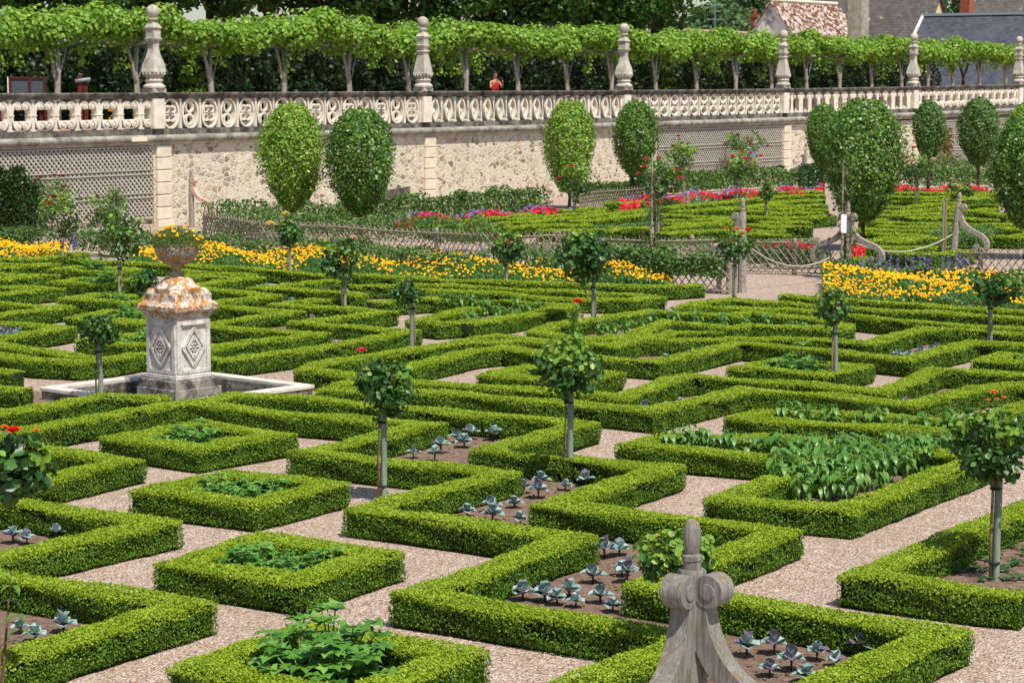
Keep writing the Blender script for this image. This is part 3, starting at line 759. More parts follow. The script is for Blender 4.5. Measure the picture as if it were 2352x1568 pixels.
# the terrace behind the wall
b = MB(); b.box(((SL + 120) / 2 - 10, 60, ZF / 2 - .03), (190, 119.4, ZF - .01)); o = b.build('terrace_ground', M['gravel'], loc=(ORG[0], ORG[1], 0), rot=(0, 0, WRZ)); o['kind'] = 'structure'
rw = wall_empty('retaining_wall'); tag(rw, 'rubble stone retaining wall with rounded moulding below the terrace balustrade', 'wall')
b = MB(); b.box(((SL + SR) / 2, .12, 1.2), (SR - SL, .36, 2.4)); b.build('masonry', M['rubble'], rw)
def strip(prof, m, name):
    """profile (y,z) swept along the wall with its gentle rise"""
    ss = [SL] + PS[:] + [SR]; bm = bmesh.new(); rings = []
    ss = sorted(set(ss + [PS[2] + (PS[5] - PS[2]) * k / 6 for k in range(7)]))
    for s in ss: rings.append([bm.verts.new((s, y, z + zo(s))) for y, z in prof])
    n = len(prof)
    for a, c in zip(rings, rings[1:]):
        for k in range(n): bm.faces.new((a[k], c[k], c[(k + 1) % n], a[(k + 1) % n]))
    bm.faces.new(rings[0]); bm.faces.new(rings[-1][::-1])
    bmesh.ops.recalc_face_normals(bm, faces=bm.faces)
    me = bpy.data.meshes.new(name); bm.to_mesh(me); bm.free(); me.materials.append(m)
    return link(name, me, rw)
strip([(.2, 2.385), (-.10, 2.385), (-.10, 2.42), (-.15, 2.44), (-.15, 2.47), (.2, 2.47)], M['lime_grey'], 'lower_moulding')
tor = [(.2, 2.472)] + [(-.17 - .12 * math.sin(PI * k / 8), 2.475 + .105 * (1 - math.cos(PI * k / 8))) for k in range(9)] + [(.2, 2.686)]
strip(tor, M['torus'], 'rounded_moulding')
strip([(.22, 2.688), (-.10, 2.688), (-.10, 2.86), (.22, 2.86)], M['cap_dark'], 'plinth_course')
fp = MB(); fp.box((sof(307), -.27, 2.58), (.62, .06, .13)); fp.build('fresh_break', M['white_patch'], rw)
for k, s in enumerate(PS[:5]):
    b = MB()
    for q in range(6): b.box((s + .22, -.10, 2.385 - .185 - q * .362), (.60, .14, .345), bev=.03)
    b.box((s + .22, -.115, .1), (.7, .2, .2), bev=.01)
    b.build('pilaster', M['pilaster'], rw)
# trellis on the wall
def wall_trellis(s0, s1, z0, z1, label):
    e = wall_empty('wall_trellis', (s0 + s1) / 2); tag(e, label, 'trellis', 'trellis panels on the terrace wall'); h = (s1 - s0) / 2
    b = MB(); H_ = z1 - z0
    k = -h - H_
    while k < h:                                # laths leaning both ways
        for sg in (1, -1):
            a0, a1 = max(k, -h), min(k + H_, h)
            if a1 > a0 + .05:
                za, zb = z0 + (a0 - k), z0 + (a1 - k)
                xa, xb = (a0, a1) if sg > 0 else (-a0, -a1)
                y = -.085 if sg > 0 else -.105
                b.bar((xa, y, za), (xb, y, zb), .046, .02, PI / 2)
        k += .17
    b.build('laths', M['lattice_wall'], e)
    b = MB()
    for z in (z0 + .02, z0 + H_ * .30, z0 + H_ * .36, z0 + H_ * .62, z0 + H_ * .68, z1 - .02): b.bar((-h, -.125, z), (h, -.125, z), .035, .03)
    b.build('rails', M['lattice_wall'], e)
    MB().box((0, -.07, (z0 + z1) / 2), (2 * h, .01, H_)).build('shade_backing', M['wall_shade'], e)  # dark sheet added as painted shade between the laths
wall_trellis(SL + 2, PS[0] - .2, .25, 2.36, 'weathered diamond trellis on the wall left of the first pilaster')
wall_trellis(sof(1505), PS[3] - .15, .25, 2.36, 'diamond trellis on the wall behind the woman and the climbing roses')
wall_trellis(PS[4] + .6, PS[5] - .3, .25, 2.36, 'trellis panel glimpsed behind the trees at the far right')

# ---- balustrade: six lengths
BH = .87
def ell(a, bb, cx=0, cz=0, n=20, pw=1.0, t0=0, t1=2 * PI):
    out = []
    for k in range(n + 1):
        t = t0 + (t1 - t0) * k / n; c, s_ = math.cos(t), math.sin(t)
        out.append((cx + a * abs(c) ** pw * (1 if c > 0 else -1), cz + bb * s_))
    return out
def spiral(cx, cz, r0, r1, a0, a1, n=14):
    return [(cx + (r0 + (r1 - r0) * k / n) * math.cos(a0 + (a1 - a0) * k / n), cz + (r0 + (r1 - r0) * k / n) * math.sin(a0 + (a1 - a0) * k / n)) for k in range(n + 1)]
I4 = Matrix.Identity(4)
def cyl(b, x, z, r, y0, y1, n=14):
    b.prism([(x + r * math.cos(2 * PI * k / n), z + r * math.sin(2 * PI * k / n)) for k in range(n)], Matrix.Translation((0, (y0 + y1) / 2, 0)), y1 - y0)
def bal_scroll(i):
    b = MB(); w = .22
    for sx in (-1, 1):
        pth = [(sx * .27, .80)] + [(sx * .20, .79), (sx * .13, .72), (sx * .09, .60), (sx * .06, .43), (sx * .09, .28), (sx * .15, .16), (sx * .22, .09), (sx * .28, .08)]
        b.band(pth, lambda t: .075, I4, w)
        for z in (.70, .17):
            cyl(b, sx * .29, z, .115, -w / 2, w / 2); cyl(b, sx * .29, z, .045, -w / 2 - .018, w / 2)
            b.band(spiral(sx * .29, z, .10, .06, 0, 1.8 * PI), .018, Matrix.Translation((0, -w / 2 - .005, 0)), .02)
    b.box((0, 0, .435), (.26, .24, .035)); b.box((0, 0, .435), (.10, .2, .80))
    b.box((0, 0, .02), (.20, .2, .04)); b.box((0, 0, .85), (.18, .2, .04))
    return b
def fin(b, x):
    b.prism([(x - .045, 0), (x + .045, 0), (x + .012, .38), (x + .012, .50), (x + .045, .87), (x - .045, .87), (x - .012, .50), (x - .012, .38)], I4, .20)
def bal_ring(i):
    b = MB(); b.band(ell(.33, .42, 0, .435, 24, .85), .06, I4, .2); fin(b, .41)
    if i % 2:
        for z in (.62, .25): b.band(ell(.155, .155, 0, z, 14), .055, I4, .13)
        b.box((0, 0, .435), (.09, .12, .1), ry=PI / 4)
    else:
        for a in range(4):
            an = PI / 4 + a * PI / 2
            b.band(ell(.12, .105, .15 * math.cos(an), .435 + .16 * math.sin(an), 12), .06, I4, .13)
        b.box((0, 0, .435), (.12, .13, .12), ry=PI / 4)
    return b
def bal_almond(i):
    b = MB()
    pts = [(.0, .82), (.10, .70), (.165, .56), (.18, .43), (.165, .30), (.10, .15), (0, .03), (-.10, .15), (-.165, .30), (-.18, .43), (-.165, .56), (-.10, .70), (0, .82)]
    b.band(pts, .06, I4, .2); b.ico((0, 0, .36), .10, 2, (1, .5, 1.2))
    x = .39
    b.prism([(x - .075, 0), (x + .075, 0), (x + .075, .05), (x + .04, .08), (x + .062, .2), (x + .05, .3), (x + .03, .43), (x + .04, .6), (x + .045, .72), (x + .07, .80), (x + .08, .87),
             (x - .08, .87), (x - .07, .80), (x - .045, .72), (x - .04, .6), (x - .03, .43), (x - .05, .3), (x - .062, .2), (x - .04, .08), (x - .075, .05)], I4, .15)
    return b
def bal_eight(i):
    b = MB()
    for sz in (-1, 1):
        b.band([(-.05, .435), (.10, .435 + sz * .08), (.24, .435 + sz * .18), (.25, .435 + sz * .30), (.12, .435 + sz * .40), (-.06, .435 + sz * .41), (-.22, .435 + sz * .32), (-.25, .435 + sz * .2), (-.14, .435 + sz * .09), (.05, .435)], .055, I4, .2)
    b.band(ell(.30, .42, 0, .435, 22, .9), .04, I4, .16); fin(b, .40)
    b.ico((0, 0, .30), .09, 2, (1, .5, 1)); b.ico((0, 0, .57), .09, 2, (1, .5, 1))
    return b
def bal_vase(i):
    b = MB()
    for sx in (-1, 1): cyl(b, sx * .21, .70, .105, -.1, .1); cyl(b, sx * .21, .70, .04, -.12, .1)
    b.prism([(-.2, 0), (.2, 0), (.19, .06), (.12, .16), (.08, .35), (.09, .5), (.15, .66), (.22, .80), (.18, .87), (-.18, .87), (-.22, .80), (-.15, .66), (-.09, .5), (-.08, .35), (-.12, .16), (-.19, .06)], I4, .2)
    return b
bays = [(SL, PS[0], bal_scroll, .84, 'stone balustrade length left of the first obelisk, with double scroll balusters'),
        (PS[0], PS[1], bal_ring, .81, 'stone balustrade length with pierced rings and crosses behind the two egg shaped trees'),
        (PS[1], PS[2], bal_almond, .78, 'stone balustrade length with pointed oval balusters, below the woman in red'),
        (PS[2], PS[3], bal_eight, .80, 'stone balustrade length with figure of eight balusters above the wall trellis'),
        (PS[3], PS[4], bal_vase, .86, 'stone balustrade length with flaring vase balusters, dark gaps between them'),
        (PS[4], PS[5], bal_scroll, .86, 'rightmost stone balustrade length, small double scroll balusters')]
for s0, s1, fn_, sp, lab in bays:
    e = wall_empty('balustrade', s0); tag(e, lab, 'balustrade', 'lengths of the terrace balustrade')
    L_ = s1 - s0; bm = bmesh.new(); rg = []
    for k in range(5):
        s = L_ * k / 4; z = zo(s0 + s) + ZF + BH
        prof = [(.13, 0), (-.13, 0), (-.17, .03), (-.17, .06), (-.20, .09), (-.22, .14), (-.22, .165), (-.2, .18), (.2, .18), (.22, .14), (.17, .05)]
        rg.append([bm.verts.new((s, y, z + zz)) for y, zz in prof])
    for a, c in zip(rg, rg[1:]):
        for k in range(11): bm.faces.new((a[k], c[k], c[(k + 1) % 11], a[(k + 1) % 11]))
    bmesh.ops.recalc_face_normals(bm, faces=bm.faces)
    me = bpy.data.meshes.new('rail'); bm.to_mesh(me); bm.free(); me.materials.append(M['cap_dark']); link('rail', me, e)
    a0 = .24; n = int(round((L_ - 2 * a0) / sp)); sp = (L_ - 2 * a0) / n
    ms = [fn_(i).mesh('baluster', M['lime'], 'auto') for i in (0, 1)]
    for i in range(n):
        s = a0 + sp * (i + .5)
        xs = 1176 + TW(s0 + s, 0)[0] / TW(s0 + s, 0)[1] * FPX
        if xs < -60 or xs > 2420: continue
        o = link('baluster', ms[i % 2], e, (s - (.0 if fn_ in (bal_scroll, bal_vase) else .06), 0, ZF + zo(s0 + s) + .002))
def profile(pts, base, sc): return [(h / sc, (base - y) / sc) for h, y in pts]
for k, s in enumerate(PS):
    z = ZF + zo(s); e = wall_empty('balustrade_pier', s, 0, 0)
    wh = ['tall bulbous stone obelisk pier at the left end of the pierced balustrade', 'tapering stone obelisk pier right of the two egg shaped trees', 'bulbous stone obelisk pier above the fourth egg shaped tree',
          'tapering stone obelisk pier above the right end of the wall trellis', 'bulbous stone obelisk pier half covered by vine leaves', 'last stone obelisk pier at the right end of the balustrade'][k]
    tag(e, wh, 'pier', 'obelisk piers of the balustrade')
    b = MB(); b.box((0, -.005, z + BH / 2 + .001), (.46, .40, BH - .004), bev=.008); b.build('block', M['lime'], e)
    b = MB(); zb = z + BH + .18
    if k % 2 == 0:
        b.lathe([(.355, 0), (.355, .10), (.33, .115)], (0, 0, zb), 4, PI / 4)
        b.lathe([(.30, .11), (.335, .14), (.335, .19), (.27, .24), (.24, .27), (.26, .31), (.28, .345), (.26, .385), (.235, .40), (.235, .43), (.27, .49), (.315, .56), (.33, .585)], (0, 0, zb), 20)
        b.lathe([(.36, .59), (.365, .63), (.35, .65), (.345, .72), (.32, .82), (.265, .95), (.205, 1.09), (.172, 1.22), (.162, 1.35), (.166, 1.45), (.20, 1.47), (.215, 1.50), (.26, 1.55), (.26, 1.575),
                 (.215, 1.58), (.213, 1.82), (.25, 1.84), (.265, 1.88), (.24, 1.90), (.17, 1.98), (.11, 2.04)], (0, 0, zb), 4, PI / 4)
        b.lathe([(.10, 2.0), (.09, 2.09), (.15, 2.11), (.15, 2.15), (.09, 2.175), (.10, 2.2)], (0, 0, zb), 14); bz, br_ = 2.345, .198
    else:
        b.lathe([(.34, 0), (.34, .10), (.32, .115)], (0, 0, zb), 4, PI / 4)
        b.lathe([(.29, .11), (.325, .15), (.325, .20), (.265, .255), (.235, .28), (.26, .33), (.28, .37), (.25, .415), (.22, .44), (.25, .50), (.31, .575)], (0, 0, zb), 20)
        b.lathe([(.35, .58), (.355, .62), (.325, .635), (.31, .75), (.175, 1.29), (.178, 1.31), (.235, 1.325), (.235, 1.35), (.18, 1.37), (.205, 1.46), (.245, 1.49), (.25, 1.55), (.195, 1.565),
                 (.195, 1.78), (.24, 1.80), (.25, 1.85), (.21, 1.88), (.15, 1.95), (.12, 2.0)], (0, 0, zb), 4, PI / 4)
        b.lathe([(.10, 1.98), (.10, 2.04), (.14, 2.06), (.14, 2.12), (.095, 2.14), (.09, 2.17)], (0, 0, zb), 14); bz, br_ = 2.315, .19
    b.build('finial', M['lime_grey'], e, 'auto')
    b = MB()
    for q in range(16):
        a = 2 * PI * q / 16
        b.tube([(math.cos(a) * r, math.sin(a) * r, zb + zz) for r, zz in ((.245, .44), (.285, .50), (.33, .575))], [.018, .024, .03], 5)
    b.build('fluting', M['lime_grey'], e, True)
    b = MB(); b.ico((0, 0, zb + bz), br_, 3)
    for v in b.bm.verts:
        a = math.atan2(v.co.y, v.co.x); v.co.x *= 1 + .04 * math.cos(8 * a); v.co.y *= 1 + .04 * math.cos(8 * a)
    b.build('ball', M['lime_grey'], e, True)

# ================= pergola on the terrace =================
POFF = 3.0
PPX = [-60, 139, 320, 489, 656, 805, 940, 1071, 1190, 1302, 1403, 1504, 1597, 1686, 1769, 1848, 1923, 1997, 2065, 2124, 2182, 2243, 2301]
zbm = 5.42
def post_mesh(sd):
    rs = random.Random(sd); b = MB(); j = rs.uniform(-.05, .05)
    b.tube([(0, 0, 0), (.01 + j, 0, .8), (-.01, j, 1.7), (0, 0, zbm - ZF - .1)], [.105, .10, .085, .09], 8)
    p = b.mesh('post', M['oak_plain'], True)
    sx = -1
    b = MB(); b.tube([(0, .0, 1.25), (sx * .12, 0, 1.55), (sx * .20, .0, 1.95), (sx * .42, 0, zbm - ZF - .05)], [.04, .06, .055, .045], 7)
    br = b.mesh('brace', M['oak_plain'], True)
    b = MB(); b.tube([(.02, -.08, 1.5), (.14, -.08, 1.9), (.4, -.08, zbm - ZF - .02)], .014, 5); ir = b.mesh('iron_strap', M['steel'])
    b = MB(); b.tube([(-.15, -.5, zbm - ZF), (0, 0, zbm - ZF - .02), (.0, 3.2, zbm - ZF)], [.06, .07, .05], 6); cr = b.mesh('cross_beam', M['oak_plain'], True)
    return p, br, ir, cr
pms = [post_mesh(k) for k in range(3)]
for k, x in enumerate(PPX):
    s = sof(x, POFF); e = wall_empty('pergola_post', s, POFF, ZF); n = len(PPX) - 1
    lab = 'weathered pergola post out at the left edge, behind the grey panels' if k == 0 else \
        '%s weathered wooden pergola post behind the balustrade, counting from the left' % ORD[k - 1]
    tag(e, lab, 'post', 'pergola posts along the terrace')
    pm = pms[k % 3]
    for q, nm in enumerate(('post', 'brace', 'iron_strap', 'cross_beam')): link(nm, pm[q], e)
pb = wall_empty('pergola_rails', 0, POFF, zbm); tag(pb, 'long thin metal and timber rails carrying the vine over the terrace posts', 'rail')
s0_, s1_ = sof(-200, POFF), sof(2330, POFF)
MB().bar((s0_, -.12, .06), (s1_, -.12, .06), .05, .03).build('front_rail', M['steel'], pb)
MB().bar((s0_, 3.0, .08), (s1_, 3.0, .08), .06).build('rear_rail', M['steel'], pb)
# two dark rear posts seen at the open right end
for i, (x, lab) in enumerate(((2205, 'dark forked rear pergola post against the slate roof, left of the pair'), (2243, 'dark forked rear pergola post against the slate roof, right of the pair'))):
    e = wall_empty('rear_post', sof(x, POFF + 3), POFF + 3, ZF); tag(e, lab, 'post', 'rear pergola posts at the open end')
    MB().tube([(0, 0, 0), (0, 0, 1.5), (0, 0, 1.9)], [.1, .09, .08], 7).build('post', M['bark'], e, True)
    MB().tube([(0, 0, 1.6), (.4, 0, 2.1), (.8, 0, 2.55)], [.08, .07, .06], 7).build('brace', M['bark'], e, True)
    MB().tube([(0, 0, 1.6), (-.35, 0, 2.1), (-.7, 0, 2.55)], [.08, .07, .06], 7).build('brace', M['bark'], e, True)
# vine canopy: cushion of leaves over the rails with hanging shoots
def to_world(P):
    P = np.asarray(P); return np.column_stack([ORG[0] + WDIR[0] * P[:, 0] - WDIR[1] * P[:, 1], ORG[1] + WDIR[1] * P[:, 0] + WDIR[0] * P[:, 1], P[:, 2]])
def clump(c, r, n, size, sc=(1, 1, 1), up=.3, shell=.55, f=leaf_quads, **k):
    """leaves in a shell round c; normals outward and up"""
    d = unit(RNG.normal(0, 1, (n, 3))); rad = (shell + (1 - shell) * RNG.random(n) ** .5)[:, None]
    P = np.array(c) + d * rad * r * np.array(sc)
    return f(P, d + [0, 0, up], size, **k)
L = []; s = s0_
while s < s1_ + .3:
    xs = s
    top = 6.2 + .2 * math.sin(s * .7) + .14 * math.sin(s * 2.3 + 1) + .22 * random.random()
    for q in range(3):
        y = POFF + (-.2, 1.1, 2.6)[q] + random.uniform(-.2, .2); r = random.uniform(.42, .62)
        L.append(clump((s + random.uniform(-.2, .2), y, top - .42 + random.uniform(-.15, .1)), r, 250 if q == 0 else 110, .15, (1.1, 1, .75), .5, wide=.8, tilt=.5))
    if random.random() < .8:
        L.append(clump((s, POFF - .12, 5.66), .34, 110, .15, (1.2, .8, .7), .3, wide=.8))
    if random.random() < .34:
        dz = random.uniform(.3, 1.15); m = int(60 * dz) + 12
        zz = 5.5 - RNG.random(m) * dz
        P = np.column_stack([s + RNG.normal(0, .12, m) + (zz - 5.5) * .1, POFF - .12 + RNG.normal(0, .13, m), zz]); L.append(leaf_quads(P, np.tile([.3, -1, .3], (m, 1)), .15, .8, .6, .5))
    s += .33
V, F = join_vf(L); o = link('vine_canopy', np_mesh('vine', to_world(V), F, M['vine_leaf'])); tag(o, 'bright green grape vine spread over the whole length of the pergola', 'vine', kind='stuff')
print('VINE', len(F))
# clipped hornbeam screen behind the walk
L = []; m = 52000; sA, sB = s0_ - 2, sof(2140, 7.5)
s = RNG.uniform(sA, sB, m); z = ZF + RNG.random(m) * 3.1
cl = np.sin(s * 2.3) * np.sin(z * 2.9 + s) * .25
P = np.column_stack([s, 7.2 + cl + RNG.random(m) ** 2 * .9, z])
keep = (np.sin(s * 5.1 + 2 * np.sin(z * 3)) + np.sin(z * 6.7 + s * 1.9)) < 1.72
V, F = leaf_quads(P[keep], np.tile([0, -1, .3], (int(keep.sum()), 1)), .17, .8, .7)
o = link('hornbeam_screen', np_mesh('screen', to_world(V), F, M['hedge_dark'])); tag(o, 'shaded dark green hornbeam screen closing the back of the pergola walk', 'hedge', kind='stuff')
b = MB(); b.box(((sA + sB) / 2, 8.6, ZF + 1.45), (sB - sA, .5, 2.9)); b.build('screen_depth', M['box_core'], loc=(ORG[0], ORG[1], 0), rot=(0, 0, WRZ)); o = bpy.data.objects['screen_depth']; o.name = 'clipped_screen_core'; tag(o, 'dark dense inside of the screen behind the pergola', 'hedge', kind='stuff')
# tiered topiary on the terrace
for i, x in enumerate((664 * .671 + 0, 1500)):
    c = wpt([443, 1528][i], 4.9); e = empty('tiered_topiary', (c[0], c[1], ZF)); tag(e, ['tiered clipped topiary under the pergola right of the first obelisk', 'tiered clipped topiary under the pergola right of the third obelisk'][i], 'topiary', 'tiered topiary on the terrace')
    L = []
    for q in range(6):
        L.append(clump((0, 0, .3 + q * .38), .62 - q * .06, 520, .1, (1, 1, .25), .3, .8))
    V, F = join_vf(L); link('foliage', np_mesh('tiers', V, F, M['box_side']), e); MB().tube([(0, 0, 0), (0, 0, 2.4)], .05).build('trunk', M['bark'], e)

# ---- limes behind
def tree(name, base, H_, cw, zc, ch, n, size, mat, label, group, trunk=.2, lumps=26, seed=0, shape=1.0, cat='tree', limbs=5, lump_r=.34, shell=.6, f=leaf_quads, lean=(0, 0), wide=.75):
    rs = random.Random(seed); e = empty(name, base); tag(e, label, cat, group)
    b = MB(); th = zc - ch * .30
    b.tube([(0, 0, 0), (lean[0] * .3, lean[1] * .3, th * .5), (lean[0], lean[1], th)], [trunk * 1.25, trunk, trunk * .8], 9)
    for k in range(limbs):
        a = 2 * PI * k / limbs + rs.random(); rr = cw * .3
        b.tube([(lean[0] * .8, lean[1] * .8, th * .93), (lean[0] + math.cos(a) * rr * .5, math.sin(a) * rr * .5, th + ch * .18), (lean[0] + math.cos(a) * rr, math.sin(a) * rr, zc + ch * .15)], [trunk * .6, trunk * .4, trunk * .15], 6)
    b.build('trunk', M['bark'], e, True)
    L = []
    for k in range(lumps):
        while True:
            x, y, z = (rs.uniform(-1, 1) for _ in range(3))
            q = x * x + y * y + z * z
            if .2 < q < 1: break
        wz = 1.0 if z > -.1 else (1 + z * .55 * shape)
        fr = math.sqrt(q); sc = .72 / fr if fr > .72 else 1
        c = (lean[0] + x * sc * cw / 2 * wz, lean[1] + y * sc * cw / 2 * wz, zc + z * sc * ch / 2)
        L.append(clump(c, cw * lump_r * rs.uniform(.6, 1) * wz, n // lumps, size, (1, 1, ch / cw * .8), .3, shell, f=f, wide=wide))
    V, F = join_vf(L); link('crown', np_mesh('crown', V, F, mat), e)
    return e
lx = [-100, 60, 210, 350, 490, 620, 750, 880, 1000, 1120, 1230, 1330, 1420, 1500]
for k, x in enumerate(lx):
    c = wpt(x, 13 + (k % 2) * 1.5)
    lab = '%s large dark lime tree crown above the vine, counted from the left' % ORD[k]
    tree('lime_tree', (c[0], c[1], ZF), 12, 6.2, 6.2, 6.2, 5200, .26, M['lime_leaf'], lab, 'lime trees behind the pergola', .22, 30, k, lump_r=.30, shell=.5)
# ================= houses and trees beyond the terrace =================
def roof_quad(b, a, c, d, e_):
    vs = [b.verts.new(p) for p in (a, c, d, e_)]; f = b.faces.new(vs); uv = b.loops.layers.uv.verify()
    A = Vector(a); X = (Vector(c) - A).normalized(); N = (Vector(c) - A).cross(Vector(e_) - A).normalized(); Y = N.cross(X)
    for lp in f.loops:
        q = lp.vert.co - A; lp[uv].uv = (q.dot(X), q.dot(Y))
    return f
def house(name, label, ridge, along, span, rise, wall_h, mroof, mwall, base_z=0.0, over=.25, ridge_m=None, group=None, chim=None):
    """ridge: world start of the ridge; along: (dx,dy) ridge vector; span: half width; rise: ridge above eaves"""
    r0 = Vector(ridge); al = Vector((along[0], along[1], 0)); r1 = r0 + al; nx = Vector((al.y, -al.x, 0)).normalized()
    if nx.y > 0: nx = -nx
    ze = r0.z - rise; e = empty(name, (r0.x, r0.y, base_z)); tag(e, label, 'house', group)
    Q = Vector((r0.x, r0.y, base_z)); ad = al.normalized() * over
    bm = bmesh.new(); uv = bm.loops.layers.uv.new('UVMap')
    k = 1 + over / span
    for sg in (1, -1):
        off = nx * sg * span * k; dz = -rise * k
        top0, top1 = r0 - ad - Q, r1 + ad - Q
        lo0, lo1 = top0 + off + Vector((0, 0, dz)), top1 + off + Vector((0, 0, dz))
        for dz2 in (0, -.12):
            zz = Vector((0, 0, dz2)); roof_quad(bm, lo0 + zz, lo1 + zz, top1 + zz, top0 + zz)
        zz = Vector((0, 0, -.12))
        roof_quad(bm, lo0 + zz, lo1 + zz, lo1, lo0); roof_quad(bm, lo0, top0, top0 + zz, lo0 + zz); roof_quad(bm, lo1 + zz, top1 + zz, top1, lo1)
    me = bpy.data.meshes.new('roof'); bm.to_mesh(me); bm.free(); me.materials.append(mroof); rf = link('roof', me, e)
    b = MB().bm; vs = {}
    for i, r in enumerate((r0, r1)):
        for j, sg in enumerate((1, -1)):
            p = r + nx * sg * span - Q
            vs[i, j, 0] = b.verts.new((p.x, p.y, 0)); vs[i, j, 1] = b.verts.new((p.x, p.y, ze - base_z - .13))
        p = r - Q; vs[i, 'r'] = b.verts.new((p.x, p.y, p.z - .13))
    for j in (0, 1): b.faces.new((vs[0, j, 0], vs[1, j, 0], vs[1, j, 1], vs[0, j, 1]))
    for i in (0, 1): b.faces.new((vs[i, 0, 0], vs[i, 0, 1], vs[i, 'r'], vs[i, 1, 1], vs[i, 1, 0]))
    bmesh.ops.recalc_face_normals(b, faces=b.faces); me = bpy.data.meshes.new('wall'); b.to_mesh(me); b.free(); me.materials.append(mwall); link('wall', me, e)
    if ridge_m:
        mb = MB(); n = max(2, int(al.length / .4))
        for q in range(n):
            a, c = r0 - Q + al * (q / n), r0 - Q + al * ((q + .93) / n)
            mb.tube([a + Vector((0, 0, .02)), c + Vector((0, 0, .05))], [.10, .15], 8)
        mb.build('ridge_tiles', ridge_m, e, True)
    return e, rf, Q
def chimney(name, label, c, w, d, z0, z1, m, rz, pots=0, parent=None):
    b = MB(); b.box((0, 0, (z1 - z0) / 2), (w, d, z1 - z0)); b.box((0, 0, z1 - z0 - .15), (w + .14, d + .14, .12)); b.box((0, 0, 1.0), (w + .05, d + .05, .05))
    e = empty(name, (c[0], c[1], z0), rz); tag(e, label, 'chimney'); b.build('stack', m, e)
    for k in range(pots): MB().lathe([(.12, 0), (.14, .3), (.1, .34)], ((k - (pots - 1) / 2) * .4, 0, z1 - z0), 10).build('pot', M['brick'], e)
A1 = Vector((.572, .820)); A2 = Vector((.82, -.572))
p = at_depth(1772, 2, 150)
hA, rA, QA = house('tiled_house', 'white gabled house with a mossy broken clay tile roof and white ridge', p, A1 * 9.4, 2.9, 3.6, 3, M['tile'], M['render_wall'], ridge_m=M['ridge_white'])
p = at_depth(2155, -12, 162)
hB, rB, QB = house('slate_house', 'old slate roofed house with a cream stone gable and one skylight', Vector(p) - Vector((A2.x, A2.y, 0)) * 11.5, A2 * 11.5, 4.2, 5.4, 3, M['slate_old'], M['ashlar'])
# skylight on its near slope
nx = Vector((-A2.y * -1, 0, 0)); n2 = Vector((A2.y, -A2.x, 0)); n2 = n2 if n2.y < 0 else -n2
cen = Vector(p) - Vector((A2.x, A2.y, 0)) * 5.2 + n2 * 1.75 + Vector((0, 0, -5.4 * 1.75 / 4.2))
sl_dir = (n2 * 4.2 + Vector((0, 0, -5.4))).normalized(); nrm = Vector((A2.x, A2.y, 0)).cross(sl_dir).normalized(); nrm = nrm if nrm.z > 0 else -nrm
Mx = Matrix((Vector((A2.x, A2.y, 0)), sl_dir, nrm)).transposed().to_4x4()
for nm, m_, d_, zz in (('skylight_frame', M['white_paint'], (1.1, 1.5, .14), .03), ('skylight_pane', M['glass'], (.85, 1.2, .05), .12)):
    b = MB(); r_ = bmesh.ops.create_cube(b.bm, size=1); bmesh.ops.transform(b.bm, matrix=Matrix.Translation(cen - QB + nrm * zz) @ Mx @ Matrix.Diagonal((*d_, 1)), verts=r_['verts']); b.build(nm, m_, hB)
p = at_depth(2131, 36, 148)
hC, rC, QC = house('long_slate_house', 'long low building with a plain blue grey slate roof at the right', p, A2 * 16, 5.5, 5.2, 2, M['slate'], M['ashlar'])
MB().bar((-A2.x * .3, -A2.y * .3, p[2] + .03), (A2.x * 16, A2.y * 16, p[2] + .03), .35, .16).build('zinc_ridge', M['zinc'], hC)
e0 = Vector((n2.x * 5.7, n2.y * 5.7, p[2] - 5.4)); MB().bar(Vector((0, 0, p[2] + .05)) - Vector((A2.x, A2.y, 0)) * .3, e0 - Vector((A2.x, A2.y, 0)) * .3 + Vector((0, 0, .05)), .18, .12).build('verge_flashing', M['white_paint'], hC)
p = at_depth(2245, -18, 185)
house('distant_roof', 'brown tiled house roof behind the long slate roof at the top right corner', p, A2 * 14 , 6, 5.5, 3, M['slate_old'], M['ashlar'])
p = at_depth(1569, 72, 158); q = at_depth(1724, 61, 168)
house('low_house', 'low building of which only the pink ridge tiles show above the vine', p, (q[0] - p[0], q[1] - p[1]), 3, 2.5, 3, M['slate'], M['render_wall'], ridge_m=M['ridge'])
c = at_depth(1971, 60, 143); chimney('tall_chimney', 'tall square rendered chimney stack between the clay and slate roofs', c, 1.05, .95, ZF, 11.0, M['chimney'], WRZ)
c = at_depth(2221, 20, 160); chimney('brick_chimney', 'brick and render chimney at the top right', c, .75, .7, 4, 11.5, M['brick'], WRZ)
c = at_depth(1733, 40, 158); chimney('small_red_chimney', 'small red brick chimney at the foot of the white gable', c, .42, .42, 4, 8.9, M['brick'], WRZ, 1)
an = at_depth(1642, 62, 156); e = empty('roof_antenna', (an[0], an[1], an[2] - 1.5)); tag(e, 'thin television aerial standing above the pink ridge tiles', 'aerial')
MB().tube([(0, 0, 0), (0, 0, 3.3)], .03, 6).build('mast', M['steel'], e)
for z in (2.0, 3.0):
    MB().tube([(-.6, 0, z), (.65, 0, z)], .018, 5).build('boom', M['steel'], e)
    b = MB(); [b.tube([(x, -.25, z), (x, .25, z)], .012, 4) for x in (-.5, -.3, -.1, .1, .3, .5)]; b.build('rods', M['steel'], e)
